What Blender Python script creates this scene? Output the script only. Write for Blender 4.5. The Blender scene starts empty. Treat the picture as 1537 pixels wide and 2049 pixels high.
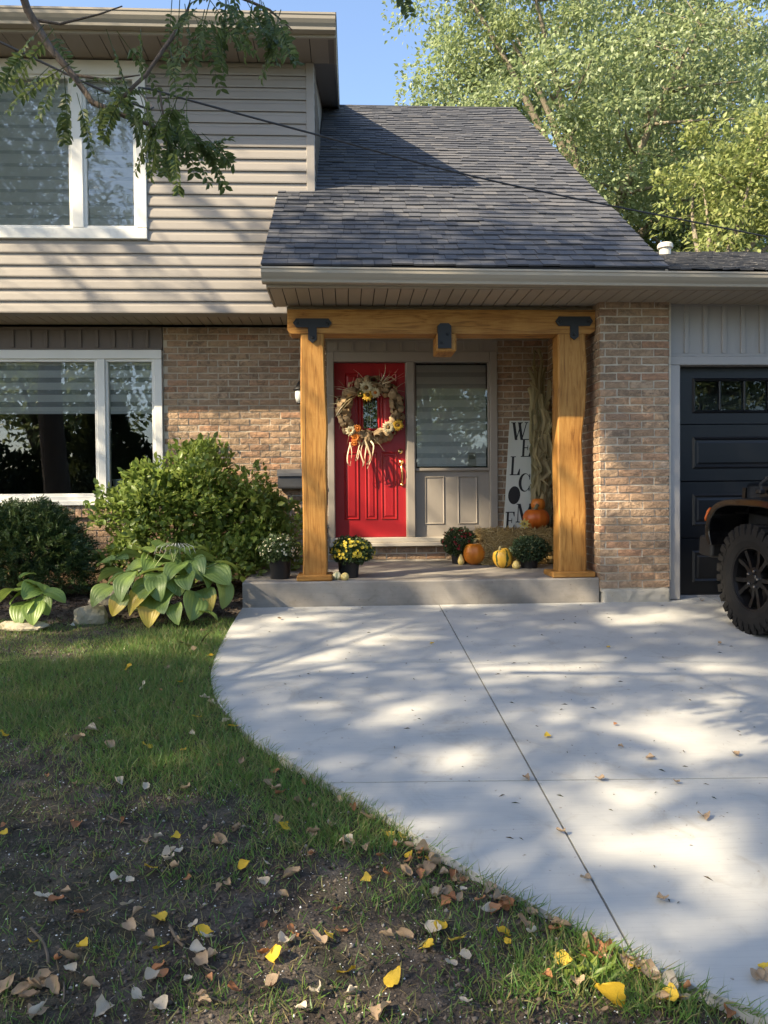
import bpy, bmesh, math, random
import numpy as np
from mathutils import Vector, Matrix, Euler, noise as mnoise
random.seed(7); RNG = np.random.default_rng(7)
sc = bpy.context.scene; COL = sc.collection
R_ = math.radians
# ------------------------------------------------------------------ camera
FPX, CXP, CYP, CZ = 1540.0, 768.5, 1024.5, 1.53      # focal length and centre in photo pixels, eye height
psi, th, rho = R_(2.7), -math.atan(32.5/1540), R_(.5)
cF = np.array([math.sin(psi)*math.cos(th), math.cos(psi)*math.cos(th), math.sin(th)])
cR0 = np.array([math.cos(psi), -math.sin(psi), 0.]); cU0 = np.cross(cR0, cF)
cR = math.cos(rho)*cR0-math.sin(rho)*cU0; cU = math.sin(rho)*cR0+math.cos(rho)*cU0
cC = np.array([0, 0, CZ])
cd = bpy.data.cameras.new('camera'); cam = bpy.data.objects.new('camera', cd); COL.objects.link(cam)
cd.sensor_fit = 'HORIZONTAL'; cd.sensor_width = 36; cd.lens = 36*FPX/1537; cd.clip_start = .05; cd.clip_end = 2000
cam.matrix_world = Matrix(((cR[0], cU[0], -cF[0], 0), (cR[1], cU[1], -cF[1], 0), (cR[2], cU[2], -cF[2], CZ), (0, 0, 0, 1)))
sc.camera = cam
SLOPE = .074                                           # the front yard rises towards the house
def ray(px, py): return cF+cR*(px-CXP)/FPX-cU*(py-CYP)/FPX
def P(px, py, Y):                                      # pixel -> point on the wall plane at depth Y
    r = ray(px, py); return cC+r*(Y/r[1])
def G(px, py, dz=0.):                                  # pixel -> point on the sloping yard
    r = ray(px, py); return cC+r*((dz-CZ)/(r[2]-SLOPE*r[1]))
def Zp(px, py, z):                                     # pixel -> point on a level plane
    r = ray(px, py); return cC+r*((z-CZ)/r[2])
def proj(p):
    d = np.asarray(p)-cC; w = d@cF
    return CXP+FPX*(d@cR)/w, CYP-FPX*(d@cU)/w, w
# ------------------------------------------------------------------ sky, sun, exposure
SUN = Vector((1.94, 1.0, -1.65)).normalized()          # direction the light travels
el = math.asin(-SUN.z); az = math.atan2(-SUN.x, -SUN.y)
w = bpy.data.worlds.new('World'); sc.world = w; w.use_nodes = True
wn = w.node_tree.nodes; sky = wn.new('ShaderNodeTexSky'); sky.sky_type = 'NISHITA'; sky.sun_disc = False
sky.sun_elevation = el; sky.sun_rotation = az % (2*math.pi); sky.air_density = .9; sky.dust_density = 1.2; sky.ozone_density = 1.0
w.node_tree.links.new(sky.outputs[0], wn['Background'].inputs[0]); wn['Background'].inputs[1].default_value = .135
sl = bpy.data.lights.new('sun', 'SUN'); sl.energy = 5.0; sl.angle = R_(.53); sl.color = (1, .84, .60)
so = bpy.data.objects.new('sun', sl); COL.objects.link(so); so.rotation_euler = SUN.to_track_quat('-Z', 'Y').to_euler()
sc.view_settings.view_transform = 'Standard'; sc.view_settings.look = 'None'; sc.view_settings.exposure = 1.48; sc.view_settings.gamma = 1
sc.render.engine = 'CYCLES'; sc.cycles.use_denoising = True; sc.cycles.max_bounces = 8; sc.cycles.transparent_max_bounces = 16
sc.cycles.sample_clamp_indirect = 8
# ------------------------------------------------------------------ mesh helpers
ORG = {}
class B:
    def __init__(s): s.V = []; s.F = []; s.M = []
    def add(s, V, F, mi=0):
        n = len(s.V); s.V += [tuple(float(c) for c in v) for v in V]; s.F += [tuple(i+n for i in f) for f in F]; s.M += [mi]*len(F); return s
    def box(s, x0, x1, y0, y1, z0, z1, mi=0):
        return s.add([(x0,y0,z0),(x1,y0,z0),(x1,y1,z0),(x0,y1,z0),(x0,y0,z1),(x1,y0,z1),(x1,y1,z1),(x0,y1,z1)],
                     [(0,3,2,1),(4,5,6,7),(0,1,5,4),(1,2,6,5),(2,3,7,6),(3,0,4,7)], mi)
    def cbox(s, x0, x1, y0, y1, z0, z1, c=.004, mi=0):            # box with chamfered edges
        X, Y, Z = (x0, x1), (y0, y1), (z0, z1); V = []; idx = {}
        for i in (0, 1):
            for j in (0, 1):
                for k in (0, 1):
                    sx, sy, sz = (c if i == 0 else -c), (c if j == 0 else -c), (c if k == 0 else -c)
                    for a in range(3):
                        p = [X[i]+sx, Y[j]+sy, Z[k]+sz]; p[a] = (X[i], Y[j], Z[k])[a]
                        idx[i, j, k, a] = len(V); V.append(p)
        g = lambda i, j, k, a: idx[i, j, k, a]
        F = [(g(0,0,0,0),g(0,0,1,0),g(0,1,1,0),g(0,1,0,0)),(g(1,0,0,0),g(1,1,0,0),g(1,1,1,0),g(1,0,1,0)),
             (g(0,0,0,1),g(1,0,0,1),g(1,0,1,1),g(0,0,1,1)),(g(0,1,0,1),g(0,1,1,1),g(1,1,1,1),g(1,1,0,1)),
             (g(0,0,0,2),g(0,1,0,2),g(1,1,0,2),g(1,0,0,2)),(g(0,0,1,2),g(1,0,1,2),g(1,1,1,2),g(0,1,1,2))]
        for i in (0, 1):
            for j in (0, 1):
                F.append((g(i,j,0,0),g(i,j,1,0),g(i,j,1,1),g(i,j,0,1))); F.append((g(i,0,j,0),g(i,1,j,0),g(i,1,j,2),g(i,0,j,2))); F.append((g(0,i,j,1),g(1,i,j,1),g(1,i,j,2),g(0,i,j,2)))
                for k in (0, 1): F.append((g(i,j,k,0),g(i,j,k,1),g(i,j,k,2)))
        return s.add(V, F, mi)
    def prism(s, poly, ax, a, b, mi=0):                            # polygon in the two other axes, extruded along ax
        n = len(poly); V = []
        for t in (a, b):
            for p in poly:
                q = list(p); q.insert(ax, t); V.append(q)
        F = [tuple(range(n))[::-1], tuple(range(n, 2*n))]+[(i, (i+1) % n, n+(i+1) % n, n+i) for i in range(n)]
        return s.add(V, F, mi)
    def tube(s, pts, rad, n=8, mi=0, cap=True):
        pts = [Vector(p) for p in pts]; m = len(pts)
        if not hasattr(rad, '__len__'): rad = [rad]*m
        V = []; ref = Vector((.13, .31, .94)); 
        if abs((pts[-1]-pts[0]).normalized().dot(ref.normalized())) > .9: ref = Vector((1, .1, 0))
        for i, p in enumerate(pts):
            t = (pts[min(i+1, m-1)]-pts[max(i-1, 0)]).normalized(); u = t.cross(ref).normalized(); v = t.cross(u)
            for k in range(n):
                a = 2*math.pi*k/n; V.append(p+(u*math.cos(a)+v*math.sin(a))*rad[i])
        F = [(i*n+k, i*n+(k+1) % n, (i+1)*n+(k+1) % n, (i+1)*n+k) for i in range(m-1) for k in range(n)]
        if cap: F += [tuple(range(n))[::-1], tuple(range((m-1)*n, m*n))]
        return s.add(V, F, mi)
    def lathe(s, prof, c=(0, 0, 0), n=20, mi=0, ax=2, cap=True):             # (radius, height) pairs turned about axis ax
        V = []; m = len(prof)
        for r, h in prof:
            for k in range(n):
                a = 2*math.pi*k/n; q = [r*math.cos(a), r*math.sin(a)]; q.insert(ax, h); V.append([q[i]+c[i] for i in range(3)])
        F = [(i*n+k, i*n+(k+1) % n, (i+1)*n+(k+1) % n, (i+1)*n+k) for i in range(m-1) for k in range(n)]
        if cap: F += [tuple(range(n))[::-1], tuple(range((m-1)*n, m*n))]
        return s.add(V, F, mi)
    def ribbon(s, pts, widths, side, thick=.0, mi=0, cup=0.):      # bent strip following pts, side = width direction
        n = len(pts); V = []; sd = Vector(side).normalized()
        for i, p in enumerate(pts):
            p = Vector(p); t = (Vector(pts[min(i+1, n-1)])-Vector(pts[max(i-1, 0)])).normalized()
            sv = (sd-t*sd.dot(t)); sv = sv.normalized() if sv.length > 1e-4 else t.orthogonal().normalized()
            nn = t.cross(sv); w_ = widths[i] if hasattr(widths, '__len__') else widths
            V += [p-sv*w_/2+nn*cup*w_, p, p+sv*w_/2+nn*cup*w_]
        F = []
        for i in range(n-1):
            a = 3*i; F += [(a, a+1, a+4, a+3), (a+1, a+2, a+5, a+4)]
        return s.add(V, F, mi)
    def mesh(s, name, org=(0, 0, 0), smooth=False):
        me = bpy.data.meshes.new(name); V = np.array(s.V, dtype=float).reshape(-1, 3)-np.array(org); me.from_pydata(V.tolist(), [], s.F)
        if any(s.M): me.polygons.foreach_set('material_index', s.M)
        if smooth: me.polygons.foreach_set('use_smooth', [True]*len(s.F))
        me.update(); return me
def fixn(me):
    bm = bmesh.new(); bm.from_mesh(me); bmesh.ops.recalc_face_normals(bm, faces=bm.faces); bm.to_mesh(me); bm.free()
def link(o, parent=None, org=None):
    COL.objects.link(o)
    if parent is not None: o.parent = parent; ORG[o.name] = ORG[parent.name]
    else: ORG[o.name] = np.array(org if org is not None else (0, 0, 0), dtype=float)
    return o
def tag(o, label=None, cat=None, group=None, kind=None):
    for k, v in (('label', label), ('category', cat), ('group', group), ('kind', kind)):
        if v: o[k] = v
    return o
def thing(name, label, cat, loc, group=None):
    o = bpy.data.objects.new(name, None); o.empty_display_size = .1; o.location = tuple(float(c) for c in loc); link(o, None, loc); return tag(o, label, cat, group)
def obj(name, b, mats, parent=None, smooth=False, org=None, fix=True):
    """a mesh object from world coordinates; children are stored relative to their thing"""
    o_ = ORG[parent.name] if parent is not None else np.array(org if org is not None else (0, 0, 0), dtype=float)
    me = b.mesh(name, o_, smooth)
    if fix: fixn(me)
    for m_ in (mats if isinstance(mats, (list, tuple)) else [mats]): me.materials.append(m_)
    o = bpy.data.objects.new(name, me)
    if parent is None: o.location = tuple(o_)
    return link(o, parent, o_)
def inst(name, me, loc, parent=None, rot=None, scale=None):       # object sharing a mesh, at a world position
    o = bpy.data.objects.new(name, me); o_ = ORG[parent.name] if parent is not None else np.zeros(3)
    o.location = tuple(np.array(loc, dtype=float)-o_)
    if rot is not None: o.rotation_euler = rot
    if scale is not None: o.scale = scale
    COL.objects.link(o)
    if parent is not None: o.parent = parent
    ORG[o.name] = np.array(loc, dtype=float)
    return o
def copy_tree(o, parent=None):
    c = o.copy(); COL.objects.link(c); c.parent = parent; ORG[c.name] = ORG[o.name]
    for ch in o.children: copy_tree(ch, c)
    return c
def npmesh(name, V, F, mats, smooth=False, org=(0, 0, 0)):        # V (n,3), F (m,k) numpy, one face size
    me = bpy.data.meshes.new(name); V = np.asarray(V, dtype=np.float32)-np.array(org, dtype=np.float32); F = np.asarray(F, dtype=np.int32)
    me.vertices.add(len(V)); me.vertices.foreach_set('co', V.ravel()); me.loops.add(F.size); me.loops.foreach_set('vertex_index', F.ravel())
    me.polygons.add(len(F)); me.polygons.foreach_set('loop_start', np.arange(len(F), dtype=np.int32)*F.shape[1]); me.polygons.foreach_set('loop_total', np.full(len(F), F.shape[1], dtype=np.int32))
    if smooth: me.polygons.foreach_set('use_smooth', np.ones(len(F), dtype=bool))
    me.update(calc_edges=True)
    for m_ in (mats if isinstance(mats, (list, tuple)) else [mats]): me.materials.append(m_)
    return me
def npobj(name, V, F, mats, parent=None, smooth=False, org=(0, 0, 0)):
    o_ = ORG[parent.name] if parent is not None else np.array(org, dtype=float)
    o = bpy.data.objects.new(name, npmesh(name, V, F, mats, smooth, o_))
    if parent is None: o.location = tuple(o_)
    return link(o, parent, o_)
# leaf templates: (along, across, up) and faces
T_RHOMB = (np.array([(0,0,0),(.45,.5,.10),(1,0,-.05),(.45,-.5,.10)]), np.array([(0,2,1),(0,3,2)]))
T_OVAL = (np.array([(0,0,0),(.55,0,-.02),(1,0,-.14),(.22,.40,.10),(.62,.46,.08),(.22,-.40,.10),(.62,-.46,.08)]),
          np.array([(0,1,3),(1,4,3),(1,2,4),(0,5,1),(1,5,6),(1,6,2)]))
T_BLADE = (np.array([(0,-.5,0),(0,.5,0),(.55,-.4,.0),(.55,.4,.0),(1,0,-.22)]), np.array([(0,2,1),(1,2,3),(2,4,3)]))
def unit(v): return v/np.maximum(np.linalg.norm(v, axis=-1, keepdims=True), 1e-9)
def leaves(tmpl, pos, axis, nrm, length, width):
    """a cloud of leaves: every leaf is the template placed at pos along axis, facing nrm"""
    tv, tf = tmpl; pos = np.asarray(pos, float); n = len(pos); a = unit(np.asarray(axis, float)); s = unit(np.cross(np.asarray(nrm, float), a)+1e-6); u = np.cross(a, s)
    L = np.broadcast_to(length, n)[:, None, None]; W = np.broadcast_to(width, n)[:, None, None]
    V = pos[:, None]+a[:, None]*tv[None, :, :1]*L+s[:, None]*tv[None, :, 1:2]*W+u[:, None]*tv[None, :, 2:3]*L
    F = tf[None]+(np.arange(n)*len(tv))[:, None, None]
    return V.reshape(-1, 3), F.reshape(-1, 3)
def rdir(n): return unit(RNG.normal(size=(n, 3)))
# value noise for terrain and density
_tab = RNG.random((256, 256))
def vnoise(x, y):
    xi = np.floor(x).astype(int); yi = np.floor(y).astype(int); fx = x-xi; fy = y-yi; fx = fx*fx*(3-2*fx); fy = fy*fy*(3-2*fy)
    g = lambda a, b: _tab[a & 255, b & 255]
    return (g(xi, yi)*(1-fx)+g(xi+1, yi)*fx)*(1-fy)+(g(xi, yi+1)*(1-fx)+g(xi+1, yi+1)*fx)*fy
def fbm(x, y, o=4): return sum(vnoise(x*2**k+17*k, y*2**k+31*k)/2**k for k in range(o))/sum(1/2**k for k in range(o))
# ------------------------------------------------------------------ materials
def nodes(name):
    m = bpy.data.materials.new(name); m.use_nodes = True; nt = m.node_tree; return m, nt, nt.nodes, nt.links, nt.nodes['Principled BSDF']
def nN(nt, t, **k):
    n = nt.nodes.new(t)
    for a, v in k.items():
        if a.startswith('_'): n.inputs[a[1:].replace('_', ' ')].default_value = v
        else: setattr(n, a, v)
    return n
def ramp(nt, cols, fac, pos=None):
    if len(cols) == 1: cols = [cols[0], cols[0]]
    r = nt.nodes.new('ShaderNodeValToRGB'); e = r.color_ramp.elements; n = len(cols)
    while len(e) < n: e.new(.5)
    for i, c in enumerate(cols): e[i].position = pos[i] if pos else i/(n-1); e[i].color = (*c, 1)
    nt.links.new(fac, r.inputs[0]); return r.outputs[0]
def coord(nt, stretch=(1, 1, 1), kind='Object'):
    tc = nt.nodes.new('ShaderNodeTexCoord'); mp = nt.nodes.new('ShaderNodeMapping'); mp.inputs['Scale'].default_value = stretch; nt.links.new(tc.outputs[kind], mp.inputs[0]); return mp.outputs[0]
def noise(nt, vec, scale, detail=4, rough=.55, dist=0):
    n = nt.nodes.new('ShaderNodeTexNoise'); n.inputs['Scale'].default_value = scale; n.inputs['Detail'].default_value = detail; n.inputs['Roughness'].default_value = rough; n.inputs['Distortion'].default_value = dist
    if vec is not None: nt.links.new(vec, n.inputs[0])
    return n.outputs[0]
def mixc(nt, a, b, f, mode='MIX'):
    n = nt.nodes.new('ShaderNodeMix'); n.data_type = 'RGBA'; n.blend_type = mode
    for s, v in ((6, a), (7, b)):
        if isinstance(v, tuple): n.inputs[s].default_value = (*v, 1)
        else: nt.links.new(v, n.inputs[s])
    if isinstance(f, (int, float)): n.inputs[0].default_value = f
    else: nt.links.new(f, n.inputs[0])
    return n.outputs[2]
def maths(nt, op, a, b=0.):
    n = nt.nodes.new('ShaderNodeMath'); n.operation = op
    for i, v in ((0, a), (1, b)):
        if isinstance(v, (int, float)): n.inputs[i].default_value = v
        else: nt.links.new(v, n.inputs[i])
    return n.outputs[0]
def bump(nt, h, strength=.3, dist=.01, prev=None):
    n = nt.nodes.new('ShaderNodeBump'); n.inputs['Strength'].default_value = strength; n.inputs['Distance'].default_value = dist; nt.links.new(h, n.inputs['Height'])
    if prev is not None: nt.links.new(prev, n.inputs['Normal'])
    return n.outputs[0]
def rnd(nt):                                                       # one random number per loose piece and per object
    g = nt.nodes.new('ShaderNodeNewGeometry'); oi = nt.nodes.new('ShaderNodeObjectInfo'); return maths(nt, 'FRACT', maths(nt, 'ADD', g.outputs['Random Per Island'], oi.outputs['Random']))
def pmat(name, cols, scale=6, rough=.6, bmp=None, stretch=(1, 1, 1), metal=0, vary=0., detail=4, spec=.5, pos=None, kind='Object', coat=0):
    m, nt, N, L, bs = nodes(name); v = coord(nt, stretch, kind)
    c = ramp(nt, cols, noise(nt, v, scale, detail), pos) if len(cols) > 1 else None
    if vary:
        h = nt.nodes.new('ShaderNodeHueSaturation'); r = rnd(nt); L.new(maths(nt, 'MULTIPLY_ADD', r, vary*2), h.inputs['Value']); h.inputs['Value'].links[0].from_node.inputs[2].default_value = 1-vary
        if c is None: h.inputs['Color'].default_value = (*cols[0], 1)
        else: L.new(c, h.inputs['Color'])
        c = h.outputs[0]
    if c is None: bs.inputs['Base Color'].default_value = (*cols[0], 1)
    else: L.new(c, bs.inputs['Base Color'])
    bs.inputs['Roughness'].default_value = rough; bs.inputs['Metallic'].default_value = metal; bs.inputs['Specular IOR Level'].default_value = spec
    if coat: bs.inputs['Coat Weight'].default_value = coat; bs.inputs['Coat Roughness'].default_value = .06
    if bmp: L.new(bump(nt, noise(nt, v, bmp[0], 5), bmp[1], bmp[2]), bs.inputs['Normal'])
    return m
def leafmat(name, cols, trans=.35, rough=.5, spec=.35, veins=None):
    m, nt, N, L, bs = nodes(name); c = ramp(nt, cols, rnd(nt))
    n = noise(nt, coord(nt), 25, 3); c = mixc(nt, c, mixc(nt, c, (.8, .8, .7), .6, 'MULTIPLY'), n)
    L.new(c, bs.inputs['Base Color']); bs.inputs['Roughness'].default_value = rough; bs.inputs['Specular IOR Level'].default_value = spec
    tr = N.new('ShaderNodeBsdfTranslucent'); L.new(mixc(nt, c, (1, .95, .35), .5, 'MULTIPLY'), tr.inputs[0]); 
    tb = mixc(nt, c, (.85, 1.0, .35), .16); L.new(tb, tr.inputs[0])
    mx = N.new('ShaderNodeMixShader'); mx.inputs[0].default_value = trans; L.new(bs.outputs[0], mx.inputs[1]); L.new(tr.outputs[0], mx.inputs[2]); L.new(mx.outputs[0], N['Material Output'].inputs[0])
    return m
def brickmat():
    m, nt, N, L, bs = nodes('brick'); oi = nt.nodes.new('ShaderNodeObjectInfo'); r = oi.outputs['Random']
    tc = nt.nodes.new('ShaderNodeTexCoord'); ad = N.new('ShaderNodeVectorMath'); ad.operation = 'ADD'; L.new(tc.outputs['Object'], ad.inputs[0]); L.new(oi.outputs['Location'], ad.inputs[1]); v = ad.outputs[0]
    base = ramp(nt, [(.44,.285,.175),(.39,.26,.165),(.42,.295,.19),(.31,.21,.135),(.40,.28,.18),(.40,.225,.135),(.29,.20,.135),(.44,.32,.215)], r)
    dark = ramp(nt, [(.0,)*3,(.0,)*3,(1,)*3,(1,)*3], noise(nt, v, 17, 8, .72, .6), [0, .44, .58, 1])
    amt = maths(nt, 'MULTIPLY', dark, ramp(nt, [(.15,)*3,(.75,)*3,(.3,)*3,(.85,)*3,(.2,)*3], maths(nt, 'FRACT', maths(nt, 'MULTIPLY', r, 7.3))))
    c = mixc(nt, base, (.155, .115, .082), amt)
    wh = ramp(nt, [(0,)*3,(0,)*3,(1,)*3], noise(nt, v, 9, 5), [0, .62, .95]); c = mixc(nt, c, (.55, .47, .40), maths(nt, 'MULTIPLY', wh, .5))
    L.new(c, bs.inputs['Base Color']); bs.inputs['Roughness'].default_value = .88; bs.inputs['Specular IOR Level'].default_value = .2
    h = maths(nt, 'ADD', noise(nt, v, 60, 5), maths(nt, 'MULTIPLY', dark, -.5)); L.new(bump(nt, h, .9, .009), bs.inputs['Normal']); return m
def woodmat(name, axis):
    m, nt, N, L, bs = nodes(name); st = [9, 9, 9]; st[axis] = .8; v = coord(nt, tuple(st)); v2 = coord(nt)
    g = noise(nt, v, 3.2, 6, .6, 1.4); c = ramp(nt, [(.18,.076,.018),(.34,.163,.038),(.42,.218,.058),(.355,.175,.045)], g, [.30, .45, .58, .75])
    big = noise(nt, v2, 2.3, 3); c = mixc(nt, c, mixc(nt, c, (.62, .52, .42), 1, 'MULTIPLY'), ramp(nt, [(0,)*3, (.7,)*3], big, [.45, .75]))
    k = N.new('ShaderNodeTexVoronoi'); st2 = [5, 5, 5]; st2[axis] = 1.6; L.new(coord(nt, tuple(st2)), k.inputs[0]); k.inputs['Scale'].default_value = .75
    c = mixc(nt, (.13, .05, .015), c, ramp(nt, [(.1,)*3, (1,)*3], k.outputs[0], [.03, .13]))
    st3 = [30, 30, 30]; st3[axis] = .55; ck = ramp(nt, [(0,)*3, (0,)*3, (1,)*3], noise(nt, coord(nt, tuple(st3)), 1.0, 3, .5, .4), [0, .66, .71]); c = mixc(nt, c, (.07, .03, .01), maths(nt, 'MULTIPLY', ck, .8))
    L.new(c, bs.inputs['Base Color']); bs.inputs['Roughness'].default_value = .55; bs.inputs['Specular IOR Level'].default_value = .25
    wv = N.new('ShaderNodeTexWave'); wv.wave_type = 'BANDS'; wv.bands_direction = 'XYZ'[axis]; wv.inputs['Scale'].default_value = 22; wv.inputs['Distortion'].default_value = .6; L.new(v2, wv.inputs[0])
    n1 = bump(nt, wv.outputs['Fac'], .10, .004); L.new(bump(nt, g, .25, .004, n1), bs.inputs['Normal']); return m
def shinglemat():
    m, nt, N, L, bs = nodes('asphalt_shingle'); c = ramp(nt, [(.066,.070,.080),(.084,.088,.098),(.060,.064,.074),(.108,.110,.116),(.075,.079,.089),(.130,.128,.128),(.068,.072,.082)], rnd(nt))
    v = coord(nt); c = mixc(nt, c, mixc(nt, c, (1.7, 1.65, 1.6), 1, 'MULTIPLY'), ramp(nt, [(0,)*3, (1,)*3], noise(nt, v, 260, 2), [.5, .75])); c = mixc(nt, c, mixc(nt, c, (.7, .7, .72), 1, 'MULTIPLY'), noise(nt, v, 6, 3))
    L.new(c, bs.inputs['Base Color']); bs.inputs['Roughness'].default_value = .9; bs.inputs['Specular IOR Level'].default_value = .25; L.new(bump(nt, noise(nt, v, 300, 2), .5, .003), bs.inputs['Normal']); return m
def concretemat(name, a, b, c_, stain=.3):
    m, nt, N, L, bs = nodes(name); v = coord(nt); c = ramp(nt, [a, b, c_], noise(nt, v, 1.6, 8, .62), [.3, .5, .72])
    v3 = coord(nt, (1.5, 40, 40)); c = mixc(nt, c, mixc(nt, c, (.93, .93, .94), 1, 'MULTIPLY'), ramp(nt, [(0,)*3, (1,)*3], noise(nt, v3, 3, 4), [.5, .68]))
    sp = ramp(nt, [(1,)*3, (1,)*3, (0,)*3], noise(nt, v, 34, 3), [0, .68, .76]); c = mixc(nt, mixc(nt, c, (.55, .50, .45), 1, 'MULTIPLY'), c, sp)
    st = ramp(nt, [(0,)*3, (1,)*3], noise(nt, v, 4.5, 6, .7, .8), [.55, .72]); c = mixc(nt, c, mixc(nt, c, (.78, .75, .70), 1, 'MULTIPLY'), maths(nt, 'MULTIPLY', st, stain))
    L.new(c, bs.inputs['Base Color']); bs.inputs['Roughness'].default_value = .85; bs.inputs['Specular IOR Level'].default_value = .25
    b1 = bump(nt, noise(nt, v3, 6, 4), .05, .002); L.new(bump(nt, noise(nt, v, 120, 4), .25, .002, b1), bs.inputs['Normal']); return m
def glassmat(name='window_glass', ior=1.75, tint=(.97, .98, .97)):
    m, nt, N, L, bs = nodes(name); N.remove(bs); t = N.new('ShaderNodeBsdfTransparent'); t.inputs[0].default_value = (*tint, 1); g = N.new('ShaderNodeBsdfGlossy'); g.inputs['Roughness'].default_value = .0
    L.new(bump(nt, noise(nt, coord(nt), 1.3, 1), .06, .02), g.inputs['Normal'])
    fr = N.new('ShaderNodeFresnel'); fr.inputs[0].default_value = ior; mx = N.new('ShaderNodeMixShader'); L.new(fr.outputs[0], mx.inputs[0]); L.new(t.outputs[0], mx.inputs[1]); L.new(g.outputs[0], mx.inputs[2]); L.new(mx.outputs[0], N['Material Output'].inputs[0]); return m
def sheermat(name='sheer_blind', op=.45):
    m, nt, N, L, bs = nodes(name); t = N.new('ShaderNodeBsdfTransparent'); bs.inputs['Base Color'].default_value = (.66, .65, .60, 1); bs.inputs['Roughness'].default_value = .9
    mx = N.new('ShaderNodeMixShader'); mx.inputs[0].default_value = op; L.new(t.outputs[0], mx.inputs[1]); L.new(bs.outputs[0], mx.inputs[2]); L.new(mx.outputs[0], N['Material Output'].inputs[0]); return m
def soilmat():
    m, nt, N, L, bs = nodes('soil'); v = coord(nt); a = noise(nt, v, 7, 8, .7); c = ramp(nt, [(.030,.025,.021),(.065,.054,.045),(.110,.092,.075),(.18,.15,.124)], a, [.3, .48, .62, .8])
    vo = N.new('ShaderNodeTexVoronoi'); vo.inputs['Scale'].default_value = 85; L.new(v, vo.inputs[0]); c = mixc(nt, c, mixc(nt, c, (1.9, 1.8, 1.7), 1, 'MULTIPLY'), ramp(nt, [(0,)*3, (1,)*3], noise(nt, v, 95, 2), [.55, .7]))
    c = mixc(nt, c, (.06, .07, .03), ramp(nt, [(0,)*3, (.4,)*3], noise(nt, v, 1.1, 5), [.5, .68]))
    # well away from the house front the sheet is mown grass
    sx = N.new('ShaderNodeSeparateXYZ'); L.new(v, sx.inputs[0]); d = maths(nt, 'SUBTRACT', maths(nt, 'ABSOLUTE', maths(nt, 'SUBTRACT', sx.outputs[1], 3.)), 9.); far = ramp(nt, [(0,)*3, (1,)*3], maths(nt, 'MULTIPLY', d, .2))
    c = mixc(nt, c, ramp(nt, [(.035,.06,.016),(.07,.10,.03)], noise(nt, v, 3, 6)), far)
    L.new(c, bs.inputs['Base Color']); bs.inputs['Roughness'].default_value = .95; bs.inputs['Specular IOR Level'].default_value = .12
    b1 = bump(nt, noise(nt, v, 40, 6, .7), .9, .02); L.new(bump(nt, vo.outputs[0], .6, .006, b1), bs.inputs['Normal']); return m
MB = brickmat(); M_MORTAR = pmat('mortar', [(.47,.41,.315),(.57,.51,.41)], 18, .95, (70, .6, .006), spec=.15)
M_WX, M_WZ, M_WY = woodmat('stained_timber_x', 0), woodmat('stained_timber', 2), woodmat('stained_timber_y', 1)
M_SH = shinglemat(); M_GLASS = glassmat(); M_SHEER = sheermat(); M_SHEER2 = sheermat('closed_sheer_blind', .85); M_SOIL = soilmat()
M_SIDE = pmat('vinyl_siding', [(.262,.236,.205),(.296,.268,.236)], 3, .5, (90, .06, .002), stretch=(.4, 1, 6), vary=.025)
M_TRIM = pmat('taupe_trim', [(.270,.238,.200),(.300,.266,.226)], 5, .45, (60, .05, .002))
M_TRIM2 = pmat('garage_trim', [(.300,.285,.27),(.33,.315,.30)], 5, .45, (60, .05, .002))
M_SOFF = pmat('soffit_vinyl', [(.32,.27,.205),(.36,.305,.235)], 4, .5, vary=.03)
M_GUT = pmat('gutter_metal', [(.30,.265,.205),(.345,.305,.24)], 4, .38, stretch=(.5, 3, 3), vary=.0)
M_BRN = pmat('brown_board', [(.105,.082,.065),(.135,.105,.085)], 6, .55, vary=.05)
M_WHT = pmat('white_vinyl', [(.66,.65,.60),(.74,.73,.68)], 3, .4, (50, .04, .002))
M_BLIND = pmat('blind_fabric', [(.76,.73,.66),(.82,.79,.72)], 30, .85, stretch=(1, 1, 20))
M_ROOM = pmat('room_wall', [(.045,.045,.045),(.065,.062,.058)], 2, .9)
M_RED = pmat('red_door_paint', [(.29,.007,.010),(.34,.009,.013)], 5, .42, (140, .05, .001))
M_NAVY = pmat('garage_door_paint', [(.0048,.0052,.0066),(.0078,.0084,.0104)], 2.2, .40, (220, .12, .001), spec=.45)
M_BLK = pmat('black_metal', [(.004,.0042,.0046),(.007,.0072,.0078)], 12, .5, (90, .1, .001))
M_BRASS = pmat('brass', [(.75,.50,.20),(.85,.60,.28)], 20, .22, metal=1)
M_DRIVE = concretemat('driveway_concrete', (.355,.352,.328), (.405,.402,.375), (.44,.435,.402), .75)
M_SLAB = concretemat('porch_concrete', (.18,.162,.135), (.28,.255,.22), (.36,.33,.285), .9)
M_FOUND = concretemat('foundation', (.36,.33,.27), (.46,.42,.34), (.52,.48,.40), .5)
M_DARK = pmat('dark_gap', [(.02,.02,.02)], rough=.95)
# ================================================================== the yard
def gz(x, y): return SLOPE*np.clip(y, -9., 7.1)
EDGE = [(485,1212),(470,1240),(447,1280),(428,1322),(422,1355),(430,1392),(452,1425),(500,1472),(560,1512),(650,1562),(750,1618),(850,1682),(950,1745),(1050,1800),(1150,1852),(1250,1905),(1350,1957),(1450,1997),(1537,2033)]
EDGEW = [G(*p)[:2] for p in EDGE]
EDGEW[0] = np.array([-.965, 7.04])
lastd = (EDGEW[-1]-EDGEW[-3]); lastd = lastd/np.linalg.norm(lastd)
EDGEW += [EDGEW[-1]+lastd*.6+np.array([0, -.05]), EDGEW[-1]+np.array([.95, -1.0]), EDGEW[-1]+np.array([1.2, -3.]), np.array([EDGEW[-1][0]+1.3, -8.])]
DRV = [tuple(p) for p in EDGEW]+[(6.4, -8.), (6.4, 7.35), (2.98, 7.35), (2.98, 7.04)]
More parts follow.
